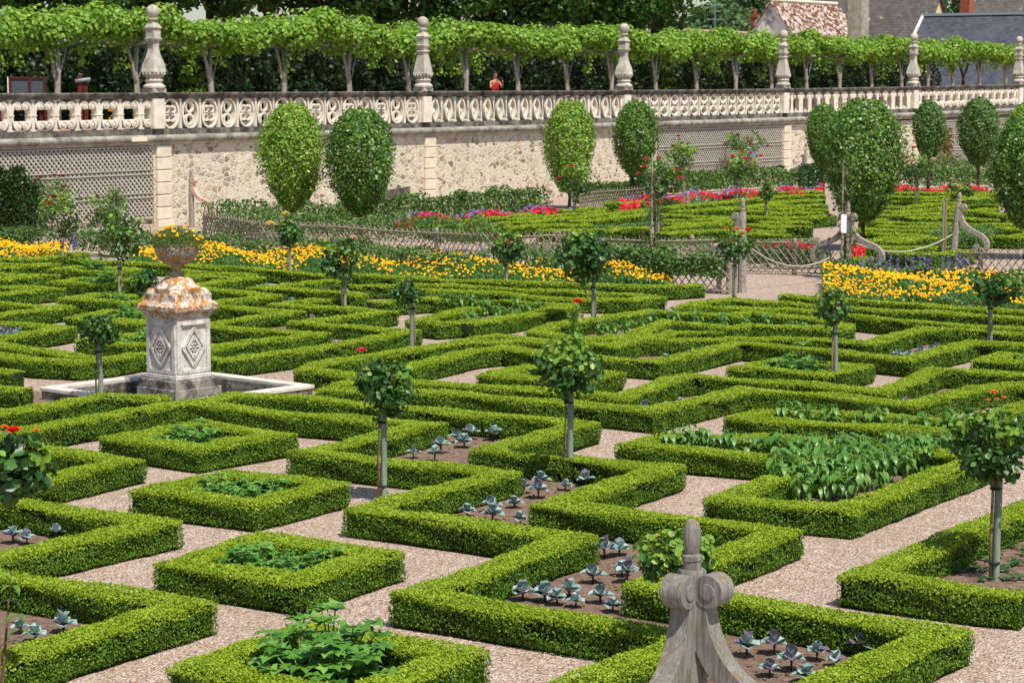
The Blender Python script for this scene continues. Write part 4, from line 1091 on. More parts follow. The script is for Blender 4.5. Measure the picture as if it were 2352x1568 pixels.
for k, (x, y, D, w, h, lab) in enumerate(((1622, 62, 205, 3.0, 3.0, 'small far tree beside the lime crowns, left of the aerial'), (1685, 38, 215, 4.6, 5.0, 'round far tree right behind the aerial'),
                                 (1735, 30, 210, 4.0, 5.6, 'far tree left of the white gable'), (2190, 5, 200, 5, 9, 'far tree seen between the stone gable and the brick chimney'), (1660, 58, 196, 7, 4.2, 'low far tree mass above the pink ridge'))):
    c = at_depth(x, y, D)
    tree('distant_tree', (c[0], c[1], 0), 0, w, c[2], h, 5200, .34, M['far_leaf'], lab, 'far trees beyond the houses', .25, 26, 50 + k, lump_r=.3)

# ================= trained egg-shaped trees below the terrace =================
def egg(x0, x1, y0, y1, D, mat, label, seed, size=.085, n=6400, ybase=None, low=0.5):
    xm = (x0 + x1) / 2; cx = (xm - 1176) / FPX * D; wv = (x1 - x0) * D / FPX
    zt = at_depth(xm, y0, D)[2]; zb = at_depth(xm, y1, D)[2]
    e = empty('pear_tree', (cx, D, 0)); tag(e, label, 'tree', 'egg shaped clipped trees below the terrace')
    b = MB(); rs = random.Random(seed)
    b.tube([(0, 0, 0), (.02, 0, zb * .6), (0, 0, zb + .3)], [.07, .055, .05], 8)
    for k in range(6):
        a = k * PI / 3 + rs.random(); b.tube([(0, 0, max(zb - .15, .2)), (math.cos(a) * wv * .18, math.sin(a) * wv * .18, zb + .45), (math.cos(a) * wv * .3, math.sin(a) * wv * .3, zb + 1.2)], [.035, .025, .012], 6)
    b.build('trunk', M['bark'], e, True)
    n = int(n * wv * (zt - zb) / 5.2 * (.085 / size) ** 2 * 2.6)
    t = RNG.random(n) ** .95; z = zb + (zt - zb) * t
    prof = (np.sin(np.clip(t * .93 + .035, 0, 1) ** 1.0 * PI) ** .55) * (.80 + .28 * t)
    ph = RNG.random(n) * 2 * PI
    rad = wv / 2 * prof * (1 + .07 * np.sin(3 * ph + 5 * t + seed) + .06 * np.sin(7 * ph - 9 * t) + .07 * np.sin(9 * ph + 15 * t + seed) * np.sin(13 * t)) * (1 - .45 * RNG.random(n) ** 2.5) * (1 + RNG.normal(0, .075, n))
    P = np.column_stack([np.cos(ph) * rad, np.sin(ph) * rad, z + RNG.normal(0, .03, n)])
    k = RNG.random(n) < .03; P[k] *= [1.15, 1.15, 1.02]
    N = np.column_stack([np.cos(ph), np.sin(ph), .35 + (t - .5)])
    V, F = leaf_quads(P, N, size, .62, .55, .15); link('crown', np_mesh('crown', V, F, mat), e)
    # water shoots on top
    m = 60; P = np.column_stack([RNG.normal(0, .03, m), RNG.normal(0, .03, m), zt - .1 + RNG.random(m) * .22])
    V, F = leaf_quads(P, np.tile([0, -.5, .5], (m, 1)), size, .6, .8); link('top_shoots', np_mesh('shoots', V, F, mat), e)
egg(597, 746, 243, 478, 60, M['pear_light'], 'egg shaped clipped tree with pale yellowish leaves, leftmost in front of the wall', 1)
egg(750, 907, 254, 490, 59, M['pear_leaf'], 'deep green egg shaped clipped tree, second from the left', 2)
egg(1249, 1366, 235, 440, 76, M['pear_light'], 'light green egg shaped tree behind the rose with two pink blooms', 3)
egg(1407, 1512, 236, 405, 80, M['pear_leaf'], 'slim egg shaped tree left of the wall trellis', 4)
egg(1888, 2074, 233, 505, 57, M['pear_leaf'], 'biggest egg shaped tree, standing behind the tall pear espalier', 5)
egg(1848, 1930, 243, 385, 84, M['pear_leaf'], 'smaller egg shaped tree just left of the biggest one', 6)
egg(2092, 2168, 236, 365, 88, M['apple_leaf'], 'narrow grey green tree right of the biggest egg shaped tree', 7, .09)
egg(2196, 2292, 230, 378, 84, M['apple_leaf'], 'egg shaped tree with a forked trunk, second from the right edge', 8, .09)
egg(2276, 2440, 272, 520, 54, M['pear_leaf'], 'large egg shaped tree cut by the right edge of the picture', 9)
egg(2300, 2420, 240, 400, 70, M['pear_light'], 'pale tree behind the large one at the right edge', 10, .09)

# ================= hedgelike cordons and shrub rows =================
def leafrow(name, label, pts, z0, z1, w, mat, n, size, cat='hedge', group=None, kind=None, gap=0.0, holes=0.0):
    """an uneven leafy row over ground points"""
    e = link(name, None) if False else None
    P = np.array(pts); seg = np.linalg.norm(np.diff(P, axis=0), axis=1); cum = np.concatenate([[0], np.cumsum(seg)]); tot = cum[-1]
    n = int(n * tot); t = RNG.random(n) * tot
    X = np.interp(t, cum, P[:, 0]); Y = np.interp(t, cum, P[:, 1])
    hh = (z1 - z0) * (.86 + .14 * np.sin(t * 2.1) * np.sin(t * .9 + 1) + .08 * np.sin(t * 6.3))
    v = RNG.random(n); u = RNG.uniform(-1, 1, n); u = np.sign(u) * np.abs(u) ** .45
    X = X + u * w / 2 * .7 + RNG.normal(0, .03, n); Y = Y + u * w / 2 + RNG.normal(0, .03, n); Z = z0 + hh * v ** .8
    if holes:
        k = (np.sin(t * 5.3) + np.sin(Z * 9 + t * 2.7) + RNG.normal(0, .5, n)) < (1.6 - holes * 2); X, Y, Z, u = X[k], Y[k], Z[k], u[k]
    N = np.column_stack([u * .4, np.where(u > 0, .4, -.8), np.full(len(X), .55)])
    V, F = leaf_quads(np.column_stack([X, Y, Z]), N, size, .6, .6)
    o = link(name, np_mesh(name, V, F, mat)); tag(o, label, cat, group, kind); return o
def g(*pts): return [W(x, y, 0) for x, y in pts]
GC = 'low clipped fruit rows'
leafrow('apple_cordon', 'leafy apple cordon trained on the near side of the left lattice fence', g((-40, 585), (180, 585), (420, 600), (700, 612), (1000, 640), (1240, 648), (1420, 652)), .12, .72, .5, M['apple_leaf'], 900, .075, group=GC, holes=.1)
leafrow('apple_cordon', 'leafy cordon along the dark lattice panel left of the path', g((1420, 655), (1560, 668), (1670, 674)), .32, .85, .4, M['apple_leaf'], 1500, .08, group=GC)
leafrow('apple_cordon', 'low fruit row behind the lattice fence at the foot of the two egg shaped trees', g((520, 560), (800, 568), (1000, 575), (1150, 580)), .2, .95, .5, M['apple_leaf'], 800, .08, group=GC)
leafrow('apple_cordon', 'leafy row between the wall and the red flowers under the bench', g((480, 545), (760, 535), (1000, 518), (1250, 497)), .1, 1.02, .7, M['apple_leaf'], 800, .1, group=GC)
leafrow('apple_cordon', 'leafy row right of the light green egg shaped tree, beside a small lattice', g((1330, 478), (1400, 470), (1475, 462)), .1, .85, .6, M['apple_leaf'], 900, .1, group=GC)
leafrow('apple_cordon', 'long leafy row below the wall trellis and the woman', g((1530, 450), (1660, 440), (1800, 434), (1900, 430)), .1, .95, .7, M['apple_leaf'], 700, .11, group=GC)
leafrow('apple_cordon', 'leafy row at the right behind the bed with pink roses', g((2070, 435), (2200, 432), (2352, 430)), .1, 1.0, .8, M['apple_leaf'], 700, .11, group=GC)
leafrow('leafy_row', 'sparse grey green row just above the middle of the lattice fence', g((1150, 600), (1300, 592), (1480, 590), (1660, 600), (1890, 610)), .1, .42, .5, M['apple_leaf'], 700, .07, group=GC, holes=.2)
leafrow('leafy_row', 'row of dark spotted leaves behind the right hand lattice fence', g((1720, 615), (1830, 618), (1900, 615)), .05, .5, .5, M['shrub_dark'], 1100, .07, group=GC, holes=.1)
leafrow('leafy_row', 'leafy artichoke-like row between the rope and the right marigolds', g((1900, 640), (2050, 648), (2200, 655), (2420, 668)), .05, .42, .4, M['apple_leaf'], 900, .1, group=GC, holes=.2)
leafrow('dark_shrub', 'dark glossy shrub against the wall right of the fourth egg shaped tree', g((1462, 462), (1478, 461)), .1, .95, .8, M['shrub_dark'], 3500, .1, 'shrub')
leafrow('dark_shrub', 'dark glossy shrub at the base of the smaller egg shaped tree', g((1845, 435), (1880, 433)), .1, 1.0, .8, M['shrub_dark'], 3000, .1, 'shrub')
leafrow('climbing_shrub', 'tall dark climbing shrub covering the wall at the left edge', g((-60, 578), (10, 572), (60, 566)), .1, 2.1, 1.0, M['shrub_dark'], 7000, .085, 'shrub')
leafrow('flower_bank', 'rough bank of grey green plants at the far right, below the narrow tree', g((2130, 420), (2250, 418), (2330, 418)), .1, 1.2, .8, M['herb_leaf'], 900, .09, 'plants', kind='stuff')
leafrow('orange_climber', 'brownish orange climber on the wall between the two right hand trees', g((2160, 410), (2182, 410)), .6, 2.2, .4, leafmat('autumn_leaf', ['#5a3a14', '#8a5a1c', '#4a5a1c', '#b0702c'], .5, .2), 2200, .1, 'climber')
leafrow('grassy_herb', 'soft blue green chive tuft left of the scrolled gate post', g((1755, 600), (1860, 600)), .05, .55, .8, M['grass_leaf'], 3600, .05, 'plant', kind='stuff')
leafrow('grassy_herb', 'soft blue green chive tuft between the rope and right gate post', g((2150, 572), (2290, 570)), .05, .6, .8, M['grass_leaf'], 2600, .05, 'plant', kind='stuff')
leafrow('leek_rows', 'thin blue green leek rows above the middle of the lattice', g((1200, 545), (1330, 535), (1560, 525)), .02, .25, .5, M['grass_leaf'], 500, .06, 'plant', kind='stuff')
leafrow('pale_seedlings', 'bed of pale stemmed seedlings behind the tall apple', g((1700, 520), (1840, 512), (1920, 510)), .02, .3, .6, M['pear_light'], 300, .06, 'plant', kind='stuff')

# ================= flower borders =================
def border(label, front, back, h, leaf, flower, nf, nl, fs, ls, name, cat='flowers', extra=None, tall=1.0):
    """flower border between two ground lines: foliage, then blooms near the top"""
    A = np.array([W(x, y, 0) for x, y in front]); B = np.array([W(x, y, 0) for x, y in back])
    n = nl; t = RNG.random(n) * (len(A) - 1); i = t.astype(int); f = (t - i)[:, None]; v = RNG.random((n, 1))
    def pos(t, v):
        i = np.minimum(t.astype(int), len(A) - 2); f = (t - i)[:, None]
        return (A[i] * (1 - f) + A[i + 1] * f) * (1 - v) + (B[i] * (1 - f) + B[i + 1] * f) * v
    P = pos(t, v); hh = h * (.8 + .2 * np.sin(P[:, 0] * 2.7 + P[:, 1])) * np.minimum(1, .62 + v[:, 0] * 1.5)
    z = hh * RNG.random(n) ** .6 * .92
    V1, F1 = leaf_quads(np.column_stack([P, z]), np.tile([0, -.7, .5], (n, 1)), ls, .28, .5, -.8)
    n = nf; t = RNG.random(n) * (len(A) - 1); v = RNG.random((n, 1)); P = pos(t, v)
    cl = (np.sin(P[:, 0] * 4.1 + 2 * P[:, 1]) + np.sin(P[:, 0] * 1.7 - P[:, 1] * 3.1)) > -1.0 + RNG.normal(0, .35, n); P, v = P[cl], v[cl]; n = len(P)
    hh = h * (.8 + .2 * np.sin(P[:, 0] * 2.7 + P[:, 1])) * np.minimum(1, .62 + v[:, 0] * 1.5)
    z = hh * tall + RNG.normal(0, .035, n)
    P3 = np.repeat(np.column_stack([P, z]), 3, 0); P3[:, :2] += RNG.normal(0, fs * .12, (len(P3), 2)); P3[:, 2] += np.tile([0, .4, -.3], n) * fs * .25
    V2, F2 = leaf_quads(P3, np.tile([.1, -.75, .8], (3 * n, 1)), fs, .85, .3)
    e = link(name, np_mesh(name, np.concatenate([V1, V2]), np.concatenate([F1, F2 + len(V1)]), [leaf, flower], np.concatenate([np.zeros(len(F1), int), np.ones(len(F2), int)])))
    tag(e, label, cat, kind='stuff'); return e
border('broad border of yellow and orange marigolds left of the path', [(300, 622), (600, 634), (900, 652), (1300, 668), (1545, 672)], [(300, 596), (600, 606), (900, 622), (1300, 642), (1545, 650)], .5, M['mari_leaf'], M['mari_flower'], 3600, 36000, .046, .10, 'marigold_border')
border('marigold border at the left edge behind the thin rose', [(-80, 616), (60, 614), (155, 612)], [(-80, 590), (60, 588), (155, 588)], .45, M['mari_leaf'], M['mari_flower'], 1200, 8000, .046, .10, 'marigold_border')
border('marigold border right of the path in front of the rope', [(1890, 690), (2050, 705), (2200, 715), (2430, 722)], [(1890, 652), (2050, 660), (2200, 668), (2430, 680)], .44, M['mari_leaf'], M['mari_flower'], 2000, 22000, .046, .10, 'marigold_border')
border('ribbon of red and purple bedding flowers left of the light green tree', [(905, 538), (1100, 528), (1310, 514)], [(905, 530), (1100, 519), (1310, 505)], .42, M['mari_leaf'], M['red_flower'], 620, 4500, .10, .12, 'red_border')
border('long ribbon of red flowers under the leafy row and wall trellis', [(1425, 487), (1560, 478), (1760, 466), (1890, 460)], [(1425, 479), (1560, 470), (1760, 458), (1890, 453)], .42, M['mari_leaf'], M['red_flower'], 700, 4500, .10, .12, 'red_border')
border('ribbon of red flowers at the right behind the pale rose', [(2030, 461), (2150, 461), (2270, 461)], [(2030, 453), (2150, 453), (2270, 453)], .42, M['mari_leaf'], M['red_flower'], 380, 2600, .10, .12, 'red_border')
border('red flowers glimpsed through the lattice fence right of the gate post', [(1715, 606), (1800, 608), (1880, 606)], [(1715, 598), (1800, 600), (1880, 598)], .45, M['mari_leaf'], M['red_flower'], 160, 900, .09, .1, 'red_border')
border('small clump of scarlet flowers beside the bent scroll', [(1958, 606), (1985, 606)], [(1958, 596), (1985, 596)], .34, M['mari_leaf'], M['red_flower'], 120, 500, .09, .1, 'red_clump')
border('tiny red flower clump beside the trunk of the slim egg shaped tree', [(1425, 502), (1468, 500)], [(1425, 495), (1468, 494)], .38, M['mari_leaf'], M['red_flower'], 110, 400, .12, .1, 'red_clump')
for lab, fr, bk, c in (('purple flowers mixed through the left red ribbon', [(905, 534), (1100, 523), (1310, 509)], [(905, 529), (1100, 518), (1310, 504)], 240),
                       ('purple flowers mixed through the long right red ribbon', [(1425, 482), (1640, 470), (1890, 456)], [(1425, 477), (1640, 465), (1890, 451)], 260)):
    border(lab, fr, bk, .46, M['mari_leaf'], M['purple_flower'], c, 200, .1, .1, 'purple_flowers')
def spikes(label, xs, n, z=.6):
    L = []
    for k in range(n):
        x, y = xs[0] + (xs[2] - xs[0]) * random.random(), xs[1] + (xs[3] - xs[1]) * random.random()
        w = W(x, y, 0); m = 16; P = np.column_stack([w[0] + RNG.normal(0, .012, m), w[1] + RNG.normal(0, .012, m), z * (.55 + .5 * RNG.random(m))]); L.append(leaf_quads(P, np.tile([0, -1, .4], (m, 1)), .05, .7, .6))
    V, F = join_vf(L); o = link('purple_salvia', np_mesh('spikes', V, F, M['purple_flower'])); tag(o, label, 'flowers', 'purple flower spikes', 'stuff')
spikes('violet flower spikes at the back of the left edge marigolds', (60, 596, 190, 600), 8)
spikes('violet flower spikes behind the middle of the marigold border', (1000, 630, 1320, 640), 9)
spikes('violet flower spikes behind the right marigold border', (1960, 652, 2260, 665), 26, .62)
spikes('violet flower spikes at the path end of the left marigold border', (1500, 655, 1540, 658), 6)
# ================= leaf patches for vegetables =================
def leafgrid(out, o, yaw, p0, p1, L, Wd, cup=.3, shape='round', rows=5, roll=0.0, wave=0.0):
    """curved blade from point o: pitch runs p0->p1 along its length"""
    V, F = [], []
    x, z = 0.0, 0.0; cy, sy = math.cos(yaw), math.sin(yaw)
    for i in range(rows + 1):
        t = i / rows
        if shape == 'round': w = Wd / 2 * (math.sin(PI * min(1, .12 + t * .86)) ** .6) * (1 if t < .999 else .35)
        elif shape == 'lobed': w = Wd / 2 * (math.sin(PI * min(1, .1 + t * .9)) ** .7) * (1 + .35 * ((i % 2) * 2 - 1)) * (1 if t < .999 else .1)
        else: w = Wd / 2 * (math.sin(PI * t ** .7) ** .8 if 0 < t < 1 else .04)
        p = p0 + (p1 - p0) * t
        if i: x += math.cos(p) * L / rows; z += math.sin(p) * L / rows
        for j in (-1, 0, 1):
            yy = j * w; up = cup * w * abs(j) + wave * w * math.sin(i * 2.1 + j)
            nx, nz = -math.sin(p) * up, math.cos(p) * up
            lx, ly, lz = x + nx, yy, z + nz
            V.append((o[0] + lx * cy - ly * sy, o[1] + lx * sy + ly * cy, o[2] + lz))
    for i in range(rows):
        for j in (0, 1):
            a = i * 3 + j; F.append((a, a + 1, a + 4, a + 3))
    out.append((np.array(V), np.array(F)))
def plant_proto(name, parts):
    """parts: list of (child name, mesh)"""
    e = empty(name)
    for nm, me in parts: link(nm, me, e)
    return e
def cabbage_proto(sd):
    rs = random.Random(sd); L1, L2 = [], []; h = rs.uniform(.045, .08)
    n = rs.choice((8, 9, 10))
    for k in range(n):
        a = k * 2.4 + rs.uniform(-.2, .2); out_ = k < n * .55
        tgt = L2 if (rs.random() < .28) else L1
        leafgrid(tgt, (0, 0, h + k * .006), a, R(30 if out_ else 62) + rs.uniform(-.15, .15), R(-5 if out_ else 55) + rs.uniform(-.2, .2), rs.uniform(.11, .15) * (1 if out_ else .75), rs.uniform(.12, .155) * (1 if out_ else .75), .35, 'round', 4, wave=.12)
    V, F = join_vf(L1); V2, F2 = join_vf(L2) if L2 else join_vf(L1[:1])
    return plant_proto('cabbage', [('leaves', np_mesh('leaves', V, F, M['cab_leaf'], smooth=True)), ('purple_leaves', np_mesh('pl', V2, F2, M['cab_dark'], smooth=True)),
                                   ('stem', MB().tube([(0, 0, 0), (.004, 0, h * .6), (0, 0, h + .03)], [.009, .011, .012], 6).mesh('stem', M['stem_purple'], True))])
def pepper_proto(sd, H_=.36):
    rs = random.Random(sd); L = []; b = MB()
    b.tube([(0, 0, 0), (.005, 0, H_ * .5), (0, .004, H_ * .9)], [.007, .006, .004], 5)
    br = [(0, 0)] + [(rs.uniform(.05, .10), rs.uniform(0, 6.28)) for _ in range(4)]
    for r, a in br:
        tip = (r * math.cos(a), r * math.sin(a), H_ * rs.uniform(.72, 1))
        b.tube([(0, 0, H_ * .4), tip], [.005, .003], 4)
        for k in range(7):
            an = k * 2.4 + rs.random(); z = tip[2] - k * .028 * (1 if r else 1.4)
            leafgrid(L, (tip[0] * (1 - k * .05), tip[1] * (1 - k * .05), z), an, R(25 - k * 10), R(-62 - k * 3), rs.uniform(.09, .14), rs.uniform(.042, .062), .25, 'point', 4)
    V, F = join_vf(L); return plant_proto('pepper_plant', [('leaves', np_mesh('leaves', V, F, M['pepper_leaf'], smooth=True)), ('stem', b.mesh('stem', M['stem_green'], True))])
def celery_proto(sd, H_=.34, n=11):
    rs = random.Random(sd); L = []; b = MB()
    for k in range(n):
        a = k * 2.4 + rs.uniform(-.3, .3); r = rs.uniform(.05, .22); h = H_ * rs.uniform(.55, 1.05) * (1 if r < .15 else .7)
        p = [(.015 * math.cos(a), .015 * math.sin(a), 0), (r * .4 * math.cos(a), r * .4 * math.sin(a), h * .6), (r * math.cos(a), r * math.sin(a), h)]
        b.tube(p, [.007, .006, .004], 5)
        for q in range(5):
            an = a + (q - 2) * .95; f = 1 - .28 * (q in (0, 4)); zz = h - (.05 if q in (0, 4) else 0)
            o = (p[2][0] if q not in (0, 4) else (p[1][0] + p[2][0]) / 2, p[2][1] if q not in (0, 4) else (p[1][1] + p[2][1]) / 2, zz)
            leafgrid(L, o, an, R(32), R(-28) + rs.uniform(-.3, .3), rs.uniform(.085, .12) * f, rs.uniform(.07, .10) * f, .2, 'lobed', 5, wave=.15)
    V, F = join_vf(L); return plant_proto('celeriac_plant', [('leaves', np_mesh('leaves', V, F, M['celery_leaf'], smooth=True)), ('stalks', b.mesh('stalks', M['stem_green'], True))])
def scatter(protos, used, items, cat, group, labf, z=.012, sc=(.85, 1.2)):
    """items: ground positions (x,y) already in metres; labelled left to right as the camera sees them"""
    items = sorted(items, key=lambda p: p[0] / p[1]); n = len(items)
    for i, (x, y) in enumerate(items):
        k = random.randrange(len(protos)); pr = protos[k]
        if k in used: o = copy_tree(pr)
        else: o = pr; used.add(k)
        o.location = (x, y, z); s = random.uniform(*sc); o.scale = (s, s, s * random.uniform(.9, 1.1)); o.rotation_euler = (0, 0, random.uniform(0, 6.28))
        tag(o, labf(i, n), cat, group)
CABS = [cabbage_proto(k) for k in range(4)]; cu = set()
def cabs(sh, pts, where, sc=(.68, 1.0)):
    scatter(CABS, cu, [W(x, y, .0 if sh == 'V' else .17) for x, y in sheet(sh, pts)], 'cabbage', 'young red cabbages', lambda i, n: (nth(i, n) + ' young cabbage ' + where), sc=sc)
cabs('V', [(1049, 1018), (1080, 1011), (1066, 1029), (949, 1054), (999, 1061), (1012, 1042), (1133, 1013), (1166, 1003)], 'in the upper soil pocket of the middle zigzag bed')
cabs('V', [(1203, 1134), (1242, 1118), (1237, 1146), (1298, 1128), (1344, 1119), (1073, 1188), (1127, 1178), (1181, 1168), (1131, 1199), (1194, 1207)], 'in the central soil pocket around the red rose stake')
cabs('V', [(1387, 1283), (1423, 1277), (1428, 1324), (1361, 1342), (1307, 1373), (1251, 1384), (1201, 1381), (1279, 1391), (1323, 1397), (1378, 1388), (1440, 1340), (1407, 1407)], 'in the soil pocket left of the carved post')
cabs('V', [(1779, 1504), (1876, 1519), (1818, 1543), (1919, 1534), (1979, 1508), (1768, 1556), (1853, 1570), (1669, 1447), (1716, 1511)], 'in the soil pocket right of the carved post')
cabs('V', [(30, 1250), (62, 1253), (131, 1240)], 'behind the middle left zigzag hedge, at the left edge')
cabs('V', [(46, 1457), (82, 1477), (146, 1456)], 'in the lower left corner bed')
cabs('C', [(905, 720), (1005, 706), (1085, 678), (1200, 662), (1260, 650)], 'in the narrow bed behind the pepper rows')
cabs('C', [(1010, 470), (1085, 455), (1135, 445), (1220, 422)], 'in the far narrow bed behind the red standard rose')
cabs('D', [(820, 488), (865, 483), (915, 472), (960, 462), (985, 455)], 'in the far right narrow bed near the twin staked rose')
cabs('D', [(850, 692), (915, 683), (1000, 668), (1055, 648), (1095, 640)], 'in the narrow bed just behind the right pepper row')
cabs('B', [(485, 400), (525, 396), (400, 275), (250, 325), (155, 228), (295, 175), (165, 104), (120, 110)], 'between the zigzag hedges right of the urn')
cabs('B', [(955, 640), (1115, 652)], 'in the thin bed behind the front rose')
cabs('A', [(20, 497), (55, 502), (95, 498), (140, 495), (0, 505)], 'in the blue patch at the left edge', (1.0, 1.3))
cabs('A', [(75, 395), (160, 388), (240, 628)], 'scattered among the left hedges')
PEPS = [pepper_proto(k) for k in range(4)]; pu = set()
def peps(items, where, sc=(.9, 1.2)): scatter(PEPS, pu, items, 'pepper plant', 'pepper plants', lambda i, n: nth(i, n) + ' pepper plant ' + where, sc=sc)
def online(pts, n):
    P = np.array([W(x, y, HT) for x, y in pts]); c = np.concatenate([[0], np.cumsum(np.linalg.norm(np.diff(P, axis=0), axis=1))])
    return [(np.interp(t, c, P[:, 0]) + random.uniform(-.04, .04), np.interp(t, c, P[:, 1]) + random.uniform(-.04, .04)) for t in [c[-1] * (k + .5) / n for k in range(n)]]
peps(online([(1780, 952), (2082, 966), (2235, 981), (2310, 960)], 12), 'in the long single row behind', (1.0, 1.3))
peps(online([(1530, 1010), (1720, 1024), (1910, 1037)], 10), 'in the front strip left of the big pepper bed', (1.0, 1.35))
it = []
for r, (y0, x0, x1) in enumerate(((1066, 1900, 2215), (1082, 1850, 2180), (1098, 1820, 2140), (1114, 1795, 2090), (1130, 1775, 2040), (1146, 1775, 1990), (1160, 1830, 1960))):
    m = [8, 8, 7, 7, 6, 5, 3][r]
    for q in range(m): it.append(W(x0 + (x1 - x0) * (q + random.uniform(.1, .8)) / m, y0 + random.uniform(-5, 5), 0))
it = [p for p in it]
peps(it, 'in the crowded bed at the right', (.95, 1.3))
peps([W(x, y, .2) for x, y in sheet('C', [(20, 205), (85, 215), (150, 275), (230, 265), (250, 230), (300, 245), (370, 240), (15, 285)])], 'in the turning bed left of the red standard rose', (.8, 1.1))
peps([W(x, y, .2) for x, y in sheet('C', [(740, 330), (880, 305), (945, 300), (1050, 285), (1170, 290), (1300, 300), (680, 338), (815, 318)])], 'in the bed behind the red standard rose', (.8, 1.1))
peps([W(x, y, .2) for x, y in sheet('B', [(1205, 290), (1010, 185), (1110, 204), (1160, 209), (1215, 210), (1280, 220)])], 'in the bed behind the thin standard rose', (.8, 1.1))
peps([W(x, y, .2) for x, y in sheet('D', [(90, 360), (180, 370), (275, 375), (370, 390), (440, 395)])], 'in the far strip left of the slim rose', (.8, 1.1))
CELS = [celery_proto(k) for k in range(3)]; eu = set()
def cels(q, n, where, sc=(.85, 1.15)):
    P = np.array(SQ[q]); c = P.mean(0); pts = []
    for k in range(n):
        u, v = ((k % 3) + random.uniform(.25, .75)) / 3, ((k // 3) + random.uniform(.25, .75)) / math.ceil(n / 3)
        p = (P[0] * (1 - u) + P[1] * u) * (1 - v) + (P[3] * (1 - u) + P[2] * u) * v; p = c + (p - c) * .72; pts.append(tuple(p))
    scatter(CELS, eu, pts, 'celeriac', 'celeriac plants', lambda i, m: nth(i, m) + ' celeriac plant ' + where, sc=sc)
cels(0, 8, 'in the square hedge cut by the bottom edge', (1.15, 1.4))
cels(1, 6, 'in the second square hedge', (.85, 1.05))
cels(2, 6, 'in the third square hedge', (.8, 1.05))
cels(3, 5, 'in the square hedge nearest the basin', (.8, 1.1))
cels(4, 3, 'in the square hedge behind the red rose', (.7, .9))
cels(5, 7, 'in the square hedge with the bolting plant', (.9, 1.3))
cels(6, 3, 'in the square hedge at the right edge', (1.0, 1.3))
cels(7, 3, 'in the lowest square left of the urn', (1.2, 1.5)); cels(8, 3, 'in the second lowest square left of the urn', (1.0, 1.4)); cels(9, 2, 'in the middle square left of the urn', (.9, 1.2))
cels(10, 3, 'in the square behind the small left rose', (1.2, 1.5)); cels(11, 2, 'in the farthest square left of the urn', (1.2, 1.5))
bx_ = W(1842, 838, HT); e = empty('bolting_plant', (bx_[0], bx_[1], .01)); tag(e, 'single tall pale stemmed plant rising from the square hedge right of centre', 'plant')
MB().tube([(0, 0, 0), (0, 0, .58)], [.009, .006], 6).build('stem', M['stem_green'], e, True)
L = []; [leafgrid(L, (0, 0, z), a, R(25), R(-30), .13, .12, .2, 'lobed') for z, a in ((.57, 0), (.57, 1.6), (.56, 3.1), (.56, 4.7), (.45, .8), (.4, 3.6), (.3, 2.2))]
V, F = join_vf(L); link('leaves', np_mesh('l', V, F, M['celery_leaf'], smooth=True), e)
# dark low seedlings in the lower right bed
L = []
for k in range(46):
    x, y = W(random.uniform(2150, 2420), random.uniform(1260, 1345), 0)
    for q in range(7): leafgrid(L, (x, y, .04), random.uniform(0, 6.28), R(50), R(-25), random.uniform(.08, .13), .035, .2, 'point', 4)
V, F = join_vf(L); o = link('dark_seedlings', np_mesh('seed', V, F, M['rose_leaf'], smooth=True)); tag(o, 'dark narrow leaved seedlings round the stake at the lower right', 'plants', kind='stuff')
# scatter of clods and shed leaves on the bare soil
bm = MB()
rs = random.Random(4)
for (x0, x1, y0, y1, n) in ((1230, 1500, 1290, 1400, 90), (1690, 2000, 1470, 1568, 90), (1090, 1330, 1120, 1200, 60), (950, 1160, 1005, 1060, 40), (0, 200, 1440, 1500, 40), (0, 150, 1235, 1262, 20)):
    for k in range(n):
        x, y = W(rs.uniform(x0, x1), rs.uniform(y0, y1), 0); s = rs.uniform(.006, .018); bm.ico((x, y, .012 + s * .3), s, 1, (1, rs.uniform(.6, 1.2), .6))
o = bm.build('soil_clods', M['soil']); tag(o, 'small clods and stones lying on the bare soil of the beds', 'clods', kind='stuff')

